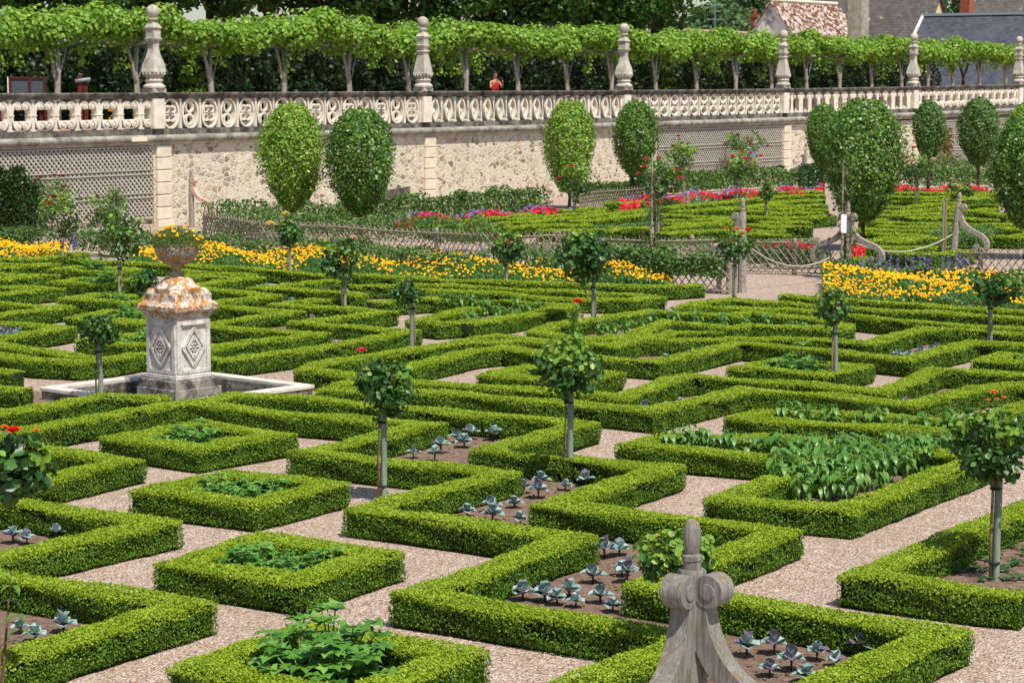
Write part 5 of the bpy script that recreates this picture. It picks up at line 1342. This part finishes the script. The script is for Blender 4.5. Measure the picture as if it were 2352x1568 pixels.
# ================= standard roses =================
def bloom(c, r, mat, e, name='rose_bloom'):
    L = []
    for k in range(16):
        a = k * 2.4; t = k / 16; el = R(78 - 70 * t)
        o = (c[0], c[1], c[2] - r * .3)
        leafgrid(L, o, a, el, el - R(18), r * (.85 + .4 * t), r * (.7 + .5 * t), .5, 'round', 3)
    V, F = join_vf(L); return link(name, np_mesh('bloom', V, F, M[mat], smooth=True), e)
def rose(label, bx, by, box, blooms=(), D=None, dens=1.0, mat='rose_leaf', twin=False, lsize=.068, stake=True, top=None, young=.12, seed=None, cat='standard rose', name='standard_rose', lift=0, zbase=None):
    seed = seed if seed is not None else int(bx * 7 + by)
    rs = random.Random(seed); D = D or 21840.0 / (by - 190); k_ = D / FPX
    X = (bx - 1176) * k_; zz = lambda y: at_depth(bx, y, D)[2]; xx = lambda x: (x - 1176) * k_ - X
    x0, x1, y0, y1 = box; zt, zb = zz(y0), zz(y1); cx, cz = (xx(x0) + xx(x1)) / 2, (zt + zb) / 2; w, h = (x1 - x0) * k_, zt - zb
    e = empty(name, (X, D, 0)); tag(e, label, cat, 'standard roses on green stakes' if stake else None)
    if stake:
        MB().tube([(0, 0, 0), (rs.uniform(-.01, .01), 0, (zb + .05) * .5), (rs.uniform(-.02, .02), 0, zb + h * .12)], [.034, .033, .032], 9).build('stake', M['stake'], e, 'auto')
        sx = .046 * (1 if rs.random() < .5 else -1)
        MB().tube([(sx, -.01, 0), (sx * 1.1, -.015, zb * .5), (sx * .8, 0, zb + h * .1), (cx * .5, 0, zb + h * .35)], [.014, .013, .013, .01], 7).build('stem', M['cane'], e, True)
        for z in (zb * .18 + .02, zb - .04):
            MB().lathe([(.046, -.012), (.052, 0), (.046, .012)], (sx * .3, 0, z), 12).build('tie', M['rubber'], e)
    b = MB()
    for q in range(7):
        a = rs.uniform(0, 6.28); r = rs.uniform(.4, .95)
        b.tube([(cx * .5, 0, zb + h * .08), (cx + math.cos(a) * w * .2, math.sin(a) * w * .2, cz), (cx + math.cos(a) * w * .42 * r, math.sin(a) * w * .4 * r, cz + h * rs.uniform(.05, .42))], [.011, .008, .004], 5)
    b.build('branches', M['twig'], e, True)
    far = D > 38; ls = lsize if not far else max(lsize, .085)
    nc = int(44 * dens); L, L2 = [], []
    for q in range(nc):
        while True:
            px, py, pz = (rs.uniform(-1, 1) for _ in range(3))
            if .12 < px * px + py * py + pz * pz < 1: break
        sq = 1 - .2 * max(0, -pz)
        c = (cx + px * w * .44 * sq, py * w * .42 * sq, cz + pz * h * .43)
        tgt = L2 if (pz > .1 and rs.random() < young * 2.2) else L
        tgt.append(clump(c, min(w, h) * .19, max(8, int((17 if not far else 15) * max(dens, .8))), ls, (1.1, 1.1, .9), .45, .35, leaf_hex, wide=.8, tilt=.45, hang=.25))
    V, F = join_vf(L); link('foliage', np_mesh('f', V, F, M[mat]), e)
    if L2: V, F = join_vf(L2); link('young_leaves', np_mesh('f', V, F, M['rose_young']), e)
    if blooms:
        for x, y, m, r in blooms:
            c = (xx(x), -.1 * rs.random() - .05, zz(y)); bloom(c, r * k_, m, e)
            if y < y0 + 12: MB().tube([(cx * .7 + c[0] * .3, 0, cz + h * .2), (c[0], c[1], c[2] - r * k_ * .3)], [.005, .0035], 5).build('flower_stem', M['stem_green'], e)
    return e
rose('small standard rose in front of the left corner of the basin', 222, 946, (173, 277, 718, 800), (), dens=1.1, lsize=.05)
rose('full green standard rose behind the basin, left of the urn', 270, 686, (215, 332, 478, 612), ())
rose('standard rose with red blooms before the marigolds at the far left', 141, 612, (92, 196, 420, 562), ((127, 450, 'crimson_flower', 10), (115, 466, 'scarlet_flower', 8), (150, 428, 'crimson_flower', 8), (97, 405, 'crimson_flower', 8)), dens=.8, young=.3)
rose('slim standard rose with two yellow blooms', 664, 643, (632, 692, 500, 562), ((656, 489, 'yellow_flower', 9), (622, 511, 'yellow_flower', 10)), dens=.9, young=.2)
rose('standard rose with one white and pink bloom, behind the zigzag hedge', 790, 717, (726, 836, 540, 645), ((812, 544, 'pale_flower', 9),))
rose('compact blue green standard rose right of centre left, without blooms', 944, 831, (893, 971, 640, 702), (), dens=1.0, lsize=.05)
rose('standard rose in front of the middle marigolds with a faded bloom', 1163, 668, (1124, 1212, 530, 604), ((1168, 555, 'orange_flower', 7), (1138, 540, 'crimson_flower', 6)), dens=.9, young=.2)
rose('dense dark standard rose at the right end of the long marigold border', 1362, 759, (1274, 1413, 528, 654), (), dens=1.4)
rose('standard rose with orange blooms in front of the gate post', 1690, 699, (1640, 1735, 520, 605), ((1690, 524, 'orange_flower', 9), (1700, 535, 'scarlet_flower', 10), (1718, 526, 'scarlet_flower', 10), (1668, 522, 'orange_flower', 6)), dens=.8, young=.5)
rose('slim upright standard rose beside the bolting plant', 1925, 900, (1876, 1962, 655, 758), (), dens=.8, young=.2)
rose('standard rose with two stakes at the right edge', 2282, 819, (2228, 2365, 618, 702), (), dens=1.2)
rose('tall standard rose topped by a single scarlet bloom', 1310, 1116, (1222, 1396, 770, 915), ((1326, 688, 'scarlet_flower', 13),), dens=1.15, young=.3)
rose('standard rose with one pink bloom, nearest standing in the foreground', 877, 1163, (818, 950, 812, 960), ((830, 801, 'pink_flower', 12),), dens=1.15)
rose('standard rose with coral buds at the lower right', 2307, 1352, (2190, 2400, 935, 1110), ((2290, 897, 'orange_flower', 10), (2272, 912, 'orange_flower', 6), (2292, 911, 'orange_flower', 6), (2312, 909, 'orange_flower', 6)), dens=1.3, young=.3, lsize=.062)
rose('big rose with a scarlet bloom and orange buds cut by the left edge', -45, 1690, (-70, 98, 985, 1155), ((30, 978, 'scarlet_flower', 18), (4, 974, 'orange_flower', 9), (80, 980, 'orange_flower', 8)), dens=1.3, young=.15, lsize=.075)
rose('leafy rose with a tiny yellow bud hidden behind the carved post', 1590, 1560, (1448, 1664, 1222, 1335), ((1512, 1222, 'yellow_flower', 6),), dens=1.3, young=.5, lsize=.055)
# slender leader of the scarlet rose
k_ = 21840.0 / 926 / FPX; L = []
for q in range(26): L.append(clump(((1326 - 1176) * k_ + random.uniform(-.05, .05), 21840.0 / 926, at_depth(1326, 700 + q * 3.4, 21840.0 / 926)[2]), .05, 4, .055, f=leaf_hex, wide=.8))
V, F = join_vf(L); o = link('rose_leader', np_mesh('leader', V, F, M['rose_young'])); tag(o, 'slender leafy shoot carrying the scarlet bloom', 'rose shoot')
# far roses beyond the fence
P_, PA, CR = 'pink_flower', 'pale_flower', 'crimson_flower'
rose('bare topped standard rose standing in the left red ribbon', 1055, 511, (1040, 1076, 432, 456), (), dens=.3, young=.3)
rose('standard rose with two pink blooms in front of the light green egg shaped tree', 1318, 512, (1278, 1372, 372, 458), ((1311, 381, P_, 7), (1284, 407, P_, 7), (1336, 402, P_, 5)), dens=.9, young=.4)
rose('large standard rose covered in pink blooms left of the tall apple', 1512, 560, (1462, 1562, 352, 462), ((1482, 366, P_, 8), (1512, 362, P_, 7), (1478, 382, P_, 7), (1548, 390, P_, 8), (1492, 415, P_, 7), (1538, 440, P_, 9), (1560, 408, P_, 8), (1466, 398, P_, 7), (1545, 427, P_, 8)), dens=1.2, young=.4)
rose('standard rose with dark red blooms against the wall trellis', 1570, 480, (1530, 1600, 305, 410), ((1545, 335, CR, 7), (1565, 350, CR, 7), (1580, 330, CR, 6), (1556, 312, CR, 6)), dens=1.1, young=.3, mat='apple_leaf')
rose('standard rose with pink blooms in front of the woman', 1692, 469, (1662, 1742, 342, 420), ((1680, 358, P_, 7), (1700, 349, P_, 6), (1712, 364, P_, 8), (1745, 357, P_, 7), (1668, 374, P_, 7), (1722, 350, P_, 6), (1705, 375, P_, 6)), dens=1.1, young=.4, mat='apple_leaf')
rose('climbing rose on the trellis above the woman', 1700, 470, (1650, 1765, 295, 352), ((1665, 330, CR, 6), (1692, 310, CR, 6), (1740, 312, CR, 6), (1760, 335, CR, 6)), D=93, dens=1.1, stake=False, mat='apple_leaf', cat='climbing rose')
rose('small standard rose with cream buds left of the biggest egg shaped tree', 1760, 514, (1738, 1784, 412, 462), ((1760, 410, PA, 4), (1752, 418, PA, 4)), dens=.5, young=.3)
rose('standard rose with pale pink blooms right of the biggest egg shaped tree', 2103, 483, (2058, 2152, 345, 425), ((2056, 357, PA, 8), (2078, 358, PA, 8), (2092, 368, PA, 10), (2088, 378, PA, 8), (2140, 365, PA, 8), (2050, 403, PA, 7), (2052, 320, P_, 8), (2096, 338, P_, 7)), dens=1.0, young=.3)
rose('sparse standard rose with pale blooms above the right gate post', 2172, 545, (2158, 2242, 418, 462), ((2172, 421, PA, 6), (2160, 432, PA, 6), (2184, 410, PA, 5)), dens=.6, young=.3)
rose('rose bush with dark red blooms over the left grey scroll', 250, 545, (196, 296, 430, 540), ((228, 488, CR, 8), (226, 450, CR, 6), (200, 500, CR, 6)), D=60, dens=1.1, stake=False, mat='apple_leaf', cat='rose bush')
rose('rose bush with red blooms beside the dark climbing shrub', 130, 545, (60, 170, 395, 520), ((128, 402, CR, 7), (147, 404, CR, 7), (86, 414, CR, 7), (140, 448, CR, 7)), D=62, dens=.9, stake=False, mat='apple_leaf', cat='rose bush')
rose('untidy bush with a faded orange bloom among the hedges left of the pedestal', 335, 800, (300, 365, 612, 690), (), D=40, dens=.7, stake=False, cat='rose bush')

# ---- tall fruit poles
def pole(label, bx, by, x0, x1, y0, y1, mat, apples, seed, lean=0.0):
    D = 21840.0 / (by - 190); k_ = D / FPX; X = (bx - 1176) * k_; rs = random.Random(seed)
    zt = at_depth(bx, y0, D)[2]; zb = at_depth(bx, y1, D)[2]; w = (x1 - x0) * k_ / 2
    e = empty('fruit_pole', (X, D, 0)); tag(e, label, 'fruit tree', 'tall narrow fruit trees on poles')
    MB().tube([(0, 0, 0), (lean, 0, zt)], [.03, .018], 7).build('pole', M['oak_plain'], e)
    b = MB(); b.tube([(.06, 0, 0), (.08, .02, zt * .4), (.04 + lean, 0, zt * .93)], [.035, .025, .01], 7)
    L = []
    for q in range(46):
        z = rs.uniform(zb, zt); a = rs.uniform(0, 6.28); r = w * rs.uniform(.3, 1) * (1 - .5 * (z - zb) / (zt - zb))
        c = (lean * z / zt + math.cos(a) * r, math.sin(a) * r, z); b.tube([(.05, 0, z - .1), c], [.008, .004], 4)
        L.append(clump(c, .09, 16, .075, (1.3, 1.3, 1), .2, .3, leaf_quads, wide=.35, hang=.9))
    b.build('trunk', M['bark'], e, True)
    V, F = join_vf(L); link('foliage', np_mesh('f', V, F, M[mat]), e)
    for q in range(apples):
        z = rs.uniform(zb, zb + (zt - zb) * .6); a = rs.uniform(3.3, 6.1); r = w * .8
        MB().ico((math.cos(a) * r, math.sin(a) * r, z), .038, 2).build('apple', M['apple'], e, True)
pole('tall narrow apple pole with dark red apples between the two fence lengths', 1497, 622, 1470, 1540, 352, 612, 'apple_leaf', 9, 1)
pole('tall narrow pear tree with drooping leaves against the biggest egg shaped tree', 1935, 640, 1885, 1978, 372, 625, 'apple_leaf', 5, 2)
pole('narrow fruit pole in front of the left wall trellis', 263, 590, 240, 292, 430, 560, 'apple_leaf', 0, 3)
# pale shoots hanging in at the lower left
D = 11.6; k_ = D / FPX; X = (-8 - 1176) * k_; e = empty('apple_branch', (X, D, 0)); tag(e, 'pale leaved apple shoot reaching in at the lower left edge', 'branch')
b = MB(); b.tube([(-.12, 0, 0), (-.05, 0, .9), (.03, 0, 1.7)], [.014, .01, .004], 6)
L = []
for z, x, y in ((1.72, .05, 1280), (1.6, .06, 1), (1.66, 0, 1), (1.52, .04, 1), (1.45, .08, 1), (1.40, .03, 1), (1.36, .09, 1), (1.3, .05, 1)):
    leafgrid(L, (x - .02, -.03, z), random.uniform(-.9, .9), R(30), R(-70), .085, .036, .25, 'point', 4); leafgrid(L, (x - .02, -.03, z), random.uniform(2.2, 4), R(20), R(-60), .08, .034, .25, 'point', 4)
b.build('stem', M['twig'], e, True); V, F = join_vf(L); link('leaves', np_mesh('l', V, F, M['pear_leaf'], smooth=True), e)

# ================= lattice fences =================
def fence(label, pts, z1=.75, z0=.04, posts=(), dark=False):
    """pts: world line; round laths crossing, rails, posts as parts"""
    P = np.array(pts); o0 = P[0]; e = empty('lattice_fence', (o0[0], o0[1], 0)); tag(e, label, 'fence', 'low lattice fences')
    seg = np.linalg.norm(np.diff(P, axis=0), axis=1); cum = np.concatenate([[0], np.cumsum(seg)]); tot = cum[-1]
    def at(s, z, off=0):
        s = min(max(s, 0), tot); return (np.interp(s, cum, P[:, 0]) - o0[0], np.interp(s, cum, P[:, 1]) - o0[1] + off, z + .02 * math.sin(s * 1.3) * (z > .4))
    b = MB(); H_ = z1 - z0; k = -H_ * .85
    while k < tot:
        a0, a1 = max(k, 0), min(k + H_ * .85, tot)
        if a1 - a0 > .04:
            f = lambda s: z0 + (s - k) / .85
            ex = random.uniform(0, .05)
            b.tube([at(a0, f(a0)), at(a1, f(a1) + ex)], .013, 5, False)
            b.tube([at(a0, z1 + z0 - f(a0) + ex, -.025), at(a1, z1 + z0 - f(a1), -.025)], .013, 5, False)
        k += .165
    b.build('laths', M['lattice'], e, True)
    for z in (z0 + .03, z1 - .05):
        n = max(2, int(tot / .6)); MB().tube([at(tot * i / n, z, -.05) for i in range(n + 1)], .016, 6).build('rail', M['lattice'], e, True)
    for s in posts:
        p = at(s * tot, 0); MB().lathe([(.055, 0), (.052, z1 - .02), (.06, z1), (.045, z1 + .06)], (p[0], p[1] + .04, 0), 10).build('post', M['oak_plain'], e, 'auto')
def fz(pts, z=.75): return [W(x, y, z) for x, y in pts]
fence('long lattice fence between the marigold border and the far garden', fz([(470, 492), (591, 507), (822, 520), (976, 527), (1104, 537), (1202, 538)]), posts=(0, .37, .78))
fence('middle lattice fence ending beside the gate post left of the path', fz([(1202, 538), (1280, 536), (1392, 544), (1510, 546), (1640, 546)]), posts=(.18, .9))
fence('dark lattice panel at the near end of the long fence, beside the path', fz([(1548, 584), (1676, 590)]), posts=(.82, .99))
fence('lattice fence across the path in front of the red flowers', fz([(1715, 551), (1820, 553), (1905, 557)]), posts=(.56,))
fence('lattice fence at the right behind the violet flower spikes', fz([(2192, 575), (2280, 577), (2440, 582)]), posts=(.25,))
fence('small dark lattice behind the slim egg shaped tree', [W(1330, 494, 0), W(1410, 482, 0), W(1490, 476, 0)], .7)
fence('short lattice glimpsed through the left marigolds', [W(262, 606, 0), W(330, 606, 0)], .5)
fence('far low lattice rail at the right under the narrow tree', [W(2195, 418, 0), W(2420, 416, 0)], .75)

# ================= carved scroll posts and ropes =================
def scroll_post(label, x, D, h, dirs, mat='oak', smat=None, w=.12, tilt=0.0, fin=True):
    X = (x - 1176) / FPX * D; e = empty('carved_post', (X, D, 0)); tag(e, label, 'post', 'carved wooden gate posts with scrolls'); k = h / 1.85
    smat = smat or mat
    b = MB(); b.lathe([(w * .72, 0), (w * .70, 1.0 * k), (w * .60, 1.42 * k), (w * .62, 1.56 * k), (w * .56, 1.575 * k)], n=8, rot=PI / 8 + .3)
    b.build('shaft', M[mat], e, 'auto')
    b = MB(); b.lathe([(w * .40, 1.57 * k), (w * .40, 1.62 * k), (w * .44, 1.625 * k), (w * .44, 1.65 * k), (w * .30, 1.66 * k), (w * .36, 1.69 * k), (w * .40, 1.74 * k), (w * .37, 1.79 * k), (w * .26, 1.835 * k), (w * .1, 1.85 * k)], n=14)
    b.build('finial', M[mat], e, 'auto')
    for dx, dy in dirs:
        a = math.atan2(dy, dx); Mx = Matrix.Rotation(a, 4, 'Z')
        pth = [(.07, 1.50), (.055, 1.42), (.06, 1.34), (.085, 1.24), (.13, 1.14), (.20, 1.04), (.31, .95), (.46, .88), (.62, .83), (.77, .77), (.87, .68), (.91, .56), (.88, .44), (.79, .36), (.68, .34), (.59, .40), (.58, .49)]
        # smooth the path
        for _ in range(2):
            q = [pth[0]]
            for u, v in zip(pth, pth[1:]): q += [(u[0] * .75 + v[0] * .25, u[1] * .75 + v[1] * .25), (u[0] * .25 + v[0] * .75, u[1] * .25 + v[1] * .75)]
            pth = q + [pth[-1]]
        pth = [(p * k, z * k) for p, z in pth]
        b = MB(); b.band(pth, lambda t: (.135 - .03 * t) * k, Mx, .125 * k)
        cyl_ = lambda r0, z0, r, t: b.prism([(r0 + r * math.cos(2 * PI * i / 20), z0 + r * 1.0 * math.sin(2 * PI * i / 20)) for i in range(20)], Mx, t)
        cyl_(.135 * k, 1.475 * k, .092 * k, .135 * k)
        cyl_(.135 * k, 1.475 * k, .045 * k, .15 * k)
        cyl_(.63 * k, .50 * k, .075 * k, .135 * k)
        bmesh.ops.remove_doubles(b.bm, verts=b.bm.verts, dist=.0005)
        o = b.build('scroll', M[smat], e, 'auto'); md = o.modifiers.new('edge', 'BEVEL'); md.width = .008 * k; md.segments = 2; md.limit_method = 'ANGLE'; md.angle_limit = R(50)
    e.rotation_euler = (0, tilt, 0)
    return e
A_, B_ = (.82, -.57), (-.57, -.82)
scroll_post('large carved oak post with two scrolls in the foreground, lichen on top', 1597, 12.1, 1.85, [A_, B_], w=.128)
scroll_post('carved gate post behind the orange standard rose, rope tied to it', 1706, 45.4, 1.9, [(-.82, .57)], 'oak_plain')
scroll_post('carved gate post with two scrolls and a white sheet, beside the pear tree', 1948, 48.6, 1.68, [A_, (-.82, .57)], 'oak_plain')
scroll_post('leaning carved gate post with one scroll at the right end of the rope', 2190, 53, 1.66, [A_], 'oak_plain', tilt=R(5))
scroll_post('carved post with a new pinkish scroll in front of the rubble wall', 440, 66, 1.72, [A_], 'oak_plain', 'pink_wood')
scroll_post('grey carved post with two scrolls half hidden by rose bushes at the left', 118, 64, 1.62, [A_, (-.82, .57)], 'oak_plain')
scroll_post('distant carved post with one scroll against the rubble wall', 1222, 88, 1.56, [(-.82, .57)], 'oak_plain')
scroll_post('faint distant carved post against the wall right of the trellis', 1848, 92, 1.56, [(-.82, .57)], 'oak_plain')
p = at_depth(1938, 514, 48.3); e = empty('white_notice', p); tag(e, 'white sheet pinned to the side of the double scroll gate post', 'notice')
MB().box((0, 0, 0), (.12, .012, .40)).build('sheet', M['paper'], e)
def rope(label, a, c, sag, Da, Dc):
    A, C = at_depth(*a, Da), at_depth(*c, Dc); n = 18; e = empty('rope', A); tag(e, label, 'rope', 'ropes closing the paths')
    MB().tube([((C[0] - A[0]) * t, (C[1] - A[1]) * t, (C[2] - A[2]) * t - 4 * sag * t * (1 - t)) for t in [i / n for i in range(n + 1)]], .016, 6).build('strand', M['rope'], e, True)
rope('pale rope sagging between the two right hand gate posts', (1960, 556), (2188, 538), .30, 48.6, 53)
rope('pale rope sagging in front of the lattice fence across the path', (1712, 560), (1905, 592), .30, 45.6, 48.0)
rope('thin rope by the distant carved post at the wall', (1228, 400), (1330, 452), .25, 88, 84)
# bare twin stakes
for i, (x, y, y0) in enumerate(((1632 * .25686 + 1747.9, 605, 462), (1652 * .25686 + 1747.9, 605, 464))):
    D = 21840 / (y - 190); z = at_depth(x, y0, D)[2]; o = MB().tube([(0, 0, 0), (0, 0, z)], .03, 8).build('bare_stake', M['stake'] if i == 0 else M['cane'], loc=((x - 1176) / FPX * D, D, 0)); tag(o, ['greenish one of two bare stakes beside the right gate post', 'brown one of two bare stakes beside the right gate post'][i], 'stake')
# stone bench by the wall
a, c = at_depth(878, 449, 73), at_depth(981, 440, 79); e = empty('stone_bench', (a[0], a[1], 0)); tag(e, 'long grey stone bench against the rubble wall behind the second egg shaped tree', 'bench')
dx, dy = c[0] - a[0], c[1] - a[1]; MB().bar((0, 0, .5), (dx, dy, .5), .45, .08, PI / 2).build('seat', M['cap_dark'], e)
for t in (.1, .85): MB().box((dx * t, dy * t, .23), (.15, .4, .46), WRZ).build('leg', M['cap_dark'], e)

# ================= things on the terrace =================
c = wpt(60, 1.6); e = empty('display_frame', (c[0], c[1], ZF), WRZ * .25); tag(e, 'rust red display frame with grey panels behind the balustrade at the far left', 'display')
MB().box((-.42, 0, .75), (.03, .3, 1.5)).build('white_side', M['white_paint'], e)
b = MB(); [b.box((x, 0, .75), (.06, .08, 1.5)) for x in (-.36, .18, .6)]; b.box((.12, 0, 1.48), (.98, .08, .04)); b.box((.12, 0, .72), (.98, .08, .05)); b.build('frame', M['red_steel'], e)
MB().box((-.09, .02, 1.1), (.46, .03, .72)).build('panel', M['panel_grey'], e); MB().box((.39, .02, 1.1), (.34, .03, .72)).build('panel', M['panel_grey'], e)
c = wpt(108, 1.4); e = empty('steel_box', (c[0], c[1], ZF), .3); tag(e, 'low rust red box beside the display frame', 'box'); b = MB(); b.box((0, 0, .45), (.3, .3, .9)); b.box((0, 0, .95), (.36, .36, .06)); b.build('body', M['red_steel'], e)
c = wpt(0, 1.6); e = empty('steel_planter', (c[0], c[1], ZF), .3); tag(e, 'rust red box cut by the left edge next to the display frame', 'box'); b = MB(); b.box((0, 0, .5), (.35, .35, 1.0)); b.box((0, 0, 1.02), (.3, .3, .05)); b.build('body', M['red_steel'], e)
c = wpt(195, 1.6); e = empty('viewing_post', (c[0], c[1], ZF), .2); tag(e, 'twin rust red post carrying a small grey viewing tube', 'post')
b = MB(); b.box((-.06, 0, .78), (.14, .09, 1.56)); b.box((.10, .02, .68), (.12, .09, 1.36)); b.build('upright', M['red_steel'], e)
MB().tube([(-.2, -.06, 1.38), (.24, -.06, 1.44)], .055, 12).build('tube', M['steel'], e, True)
c = wpt(402, 1.0)
L = []; [L.append(clump((random.uniform(-.15, .15), 0, .3 + random.uniform(0, .25)), .05, 8, .05)) for q in range(8)]
V, F = join_vf(L); o = link('yellow_flowers', np_mesh('y', V, F, M['mari_flower']), None, (wpt(268, .8)[0], wpt(268, .8)[1], ZF)); tag(o, 'small yellow flowers seen through the leftmost balustrade', 'flowers')

# ================= people =================
def skinned(name, verts, edges, rad, m, parent, sub=2):
    me = bpy.data.meshes.new(name); me.from_pydata(verts, edges, []); me.materials.append(m); o = link(name, me, parent)
    md = o.modifiers.new('skin', 'SKIN'); md.use_smooth_shade = True
    for i, r in enumerate(rad): me.skin_vertices[0].data[i].radius = (r if isinstance(r, tuple) else (r, r)) if me.skin_vertices else (r, r)
    me.skin_vertices[0].data[0].use_root = True
    s = o.modifiers.new('sub', 'SUBSURF'); s.levels = sub; s.render_levels = sub; return o
def chain(pts, V, E, Rr, start=None):
    idx = []
    for p, r in pts:
        V.append(p); Rr.append(r); idx.append(len(V) - 1)
    if start is not None: E.append((start, idx[0]))
    for a, c in zip(idx, idx[1:]): E.append((a, c))
    return idx
def person(label, loc, rz, Hs, arms, head_tilt, top, bottom, sleeves, hair):
    e = empty('person', loc, rz); tag(e, label, 'person'); e.scale = (Hs, Hs, Hs)
    V, E, Q = [], [], []
    sp = chain([((0, 0, .93), (.15, .11)), ((0, 0, 1.05), (.13, .10)), ((0, 0, 1.22), (.145, .105)), ((0, 0, 1.36), (.13, .09)), ((0, 0, 1.43), .055), ((0, -.01, 1.48), .05), ((0, head_tilt * .5, 1.56), (.072, .085)), ((0, head_tilt, 1.63), (.076, .095)), ((0, head_tilt, 1.70), (.05, .06))], V, E, Q)
    for sx in (-1, 1):
        chain([((sx * .09, 0, .86), .085), ((sx * .10, -.01, .48), .058), ((sx * .10, .01, .26), .055), ((sx * .10, .02, .08), .035), ((sx * .11, -.10, .035), .03), ((sx * .115, -.17, .025), .022)], V, E, Q, sp[0])
    for sx, (el, wr, hd) in zip((-1, 1), arms):
        a = chain([((sx * .17, 0, 1.37), .05), (el, .04), (wr, .028), (hd, .03)], V, E, Q, sp[3])
        d = Vector(hd) - Vector(wr); d.normalize(); sd = d.cross(Vector((0, 1, 0))).normalized()
        for q in range(5):     # five separate fingers from the palm
            off = sd * (.024 - q * .012); l = (.05, .075, .08, .075, .06)[q]; th = (d + sd * (1.1 if q == 0 else .18 - q * .06)).normalized()
            p0 = Vector(hd) + off * .8; chain([(tuple(p0 + th * l * .5), .009), (tuple(p0 + th * l + Vector((0, -.012, 0))), .007)], V, E, Q, a[3])
    skinned('body', V, E, Q, M['skin'], e)
    V, E, Q = [], [], []
    c = chain([((0, 0, .90), (.165, .125)), ((0, 0, 1.06), (.145, .115)), ((0, 0, 1.22), (.162, .122)), ((0, 0, 1.35), (.145, .10)), ((0, 0, 1.395), (.09, .075))], V, E, Q)
    if sleeves:
        for sx, (el, wr, hd) in zip((-1, 1), arms):
            f = sleeves; ep = Vector((sx * .17, 0, 1.37)).lerp(Vector(el), min(f, 1)); pts = [((sx * .17, 0, 1.37), .062), (tuple(ep), .052)]
            if f > 1: pts.append((tuple(Vector(el).lerp(Vector(wr), f - 1)), .042))
            chain(pts, V, E, Q, c[3])
    skinned('top', V, E, Q, top, e)
    V, E, Q = [], [], []
    c = chain([((0, 0, .98), (.155, .118)), ((0, 0, .88), (.165, .12))], V, E, Q)
    for sx in (-1, 1): chain([((sx * .095, 0, .78), .098), ((sx * .10, 0, .48), .072), ((sx * .10, .015, .16), .06)], V, E, Q, c[1])
    skinned('trousers', V, E, Q, bottom, e)
    # face
    hy = head_tilt
    b = MB(); b.ico((0, hy - .092, 1.615), .014, 1, (.8, 1.3, 1.5)); b.build('nose', M['skin'], e, True)
    b = MB(); [b.ico((s_ * .03, hy - .083, 1.645), .017, 1, (1.3, .5, .9)) for s_ in (-1, 1)]; b.build('sunglasses', M['black'], e, True)
    b = MB(); b.ico((0, hy - .084, 1.575), .018, 1, (1.2, .4, .35)); b.build('mouth', M['crimson_flower'], e, True)
    b = MB(); [b.ico((s_ * .078, hy, 1.63), .02, 1, (.4, 1, 1.5)) for s_ in (-1, 1)]; b.build('ear', M['skin'], e, True)
    b = MB(); b.ico((0, hy + .02, 1.675), .098, 3, (.95, 1.05, .85))
    for v in list(b.bm.verts):
        if v.co.y < hy - .045 and v.co.z < 1.69: v.co.y = hy - .045
    b.build('hair', hair, e, True)
    return e
c = wpt(1137, 1.3)
e = person('person in a sleeveless red top raising a black camera, behind the balustrade', (c[0], c[1], ZF), R(28), 1.0, [((-.23, -.10, 1.14), (-.10, -.28, 1.34), (-.06, -.32, 1.42)), ((.24, -.12, 1.16), (.16, -.30, 1.36), (.12, -.32, 1.44))], -.03, M['red_cloth'], M['dark_cloth'], 0, M['hair_brown'])
cm = empty('camera_body', (0, 0, 0)); cm.parent = None
cpos = Matrix.Translation((c[0], c[1], ZF)) @ Matrix.Rotation(R(28), 4, 'Z') @ Vector((.03, -.36, 1.47)); cm.location = cpos; cm.rotation_euler = (0, 0, R(28)); tag(cm, 'black camera held up by the person in red', 'camera')
cm.name = 'photo_camera'
b = MB(); b.box((0, 0, 0), (.14, .07, .10), bev=.01); b.box((0, 0, .06), (.05, .06, .03)); b.build('body', M['black'], cm); MB().tube([(0, -.02, 0), (0, -.15, 0)], [.035, .045], 12).build('lens', M['black'], cm, True)
c = ((1722 - 1176) / FPX * 93.5, 93.5)
person('person in a blue patterned blouse shading the eyes with one hand, by the trellis', (c[0], c[1], .06), R(12), 1.06, [((-.34, -.08, 1.50), (-.16, -.13, 1.70), (-.07, -.14, 1.69)), ((.24, .02, 1.12), (.20, -.10, .96), (.17, -.14, .92))], -.02, M['print_cloth'], M['pale_cloth'], 1.5, M['hair_brown'])
c = (93.5 * (1724 - 1176) / FPX, 93.5)
print('OBJ', len(bpy.data.objects))
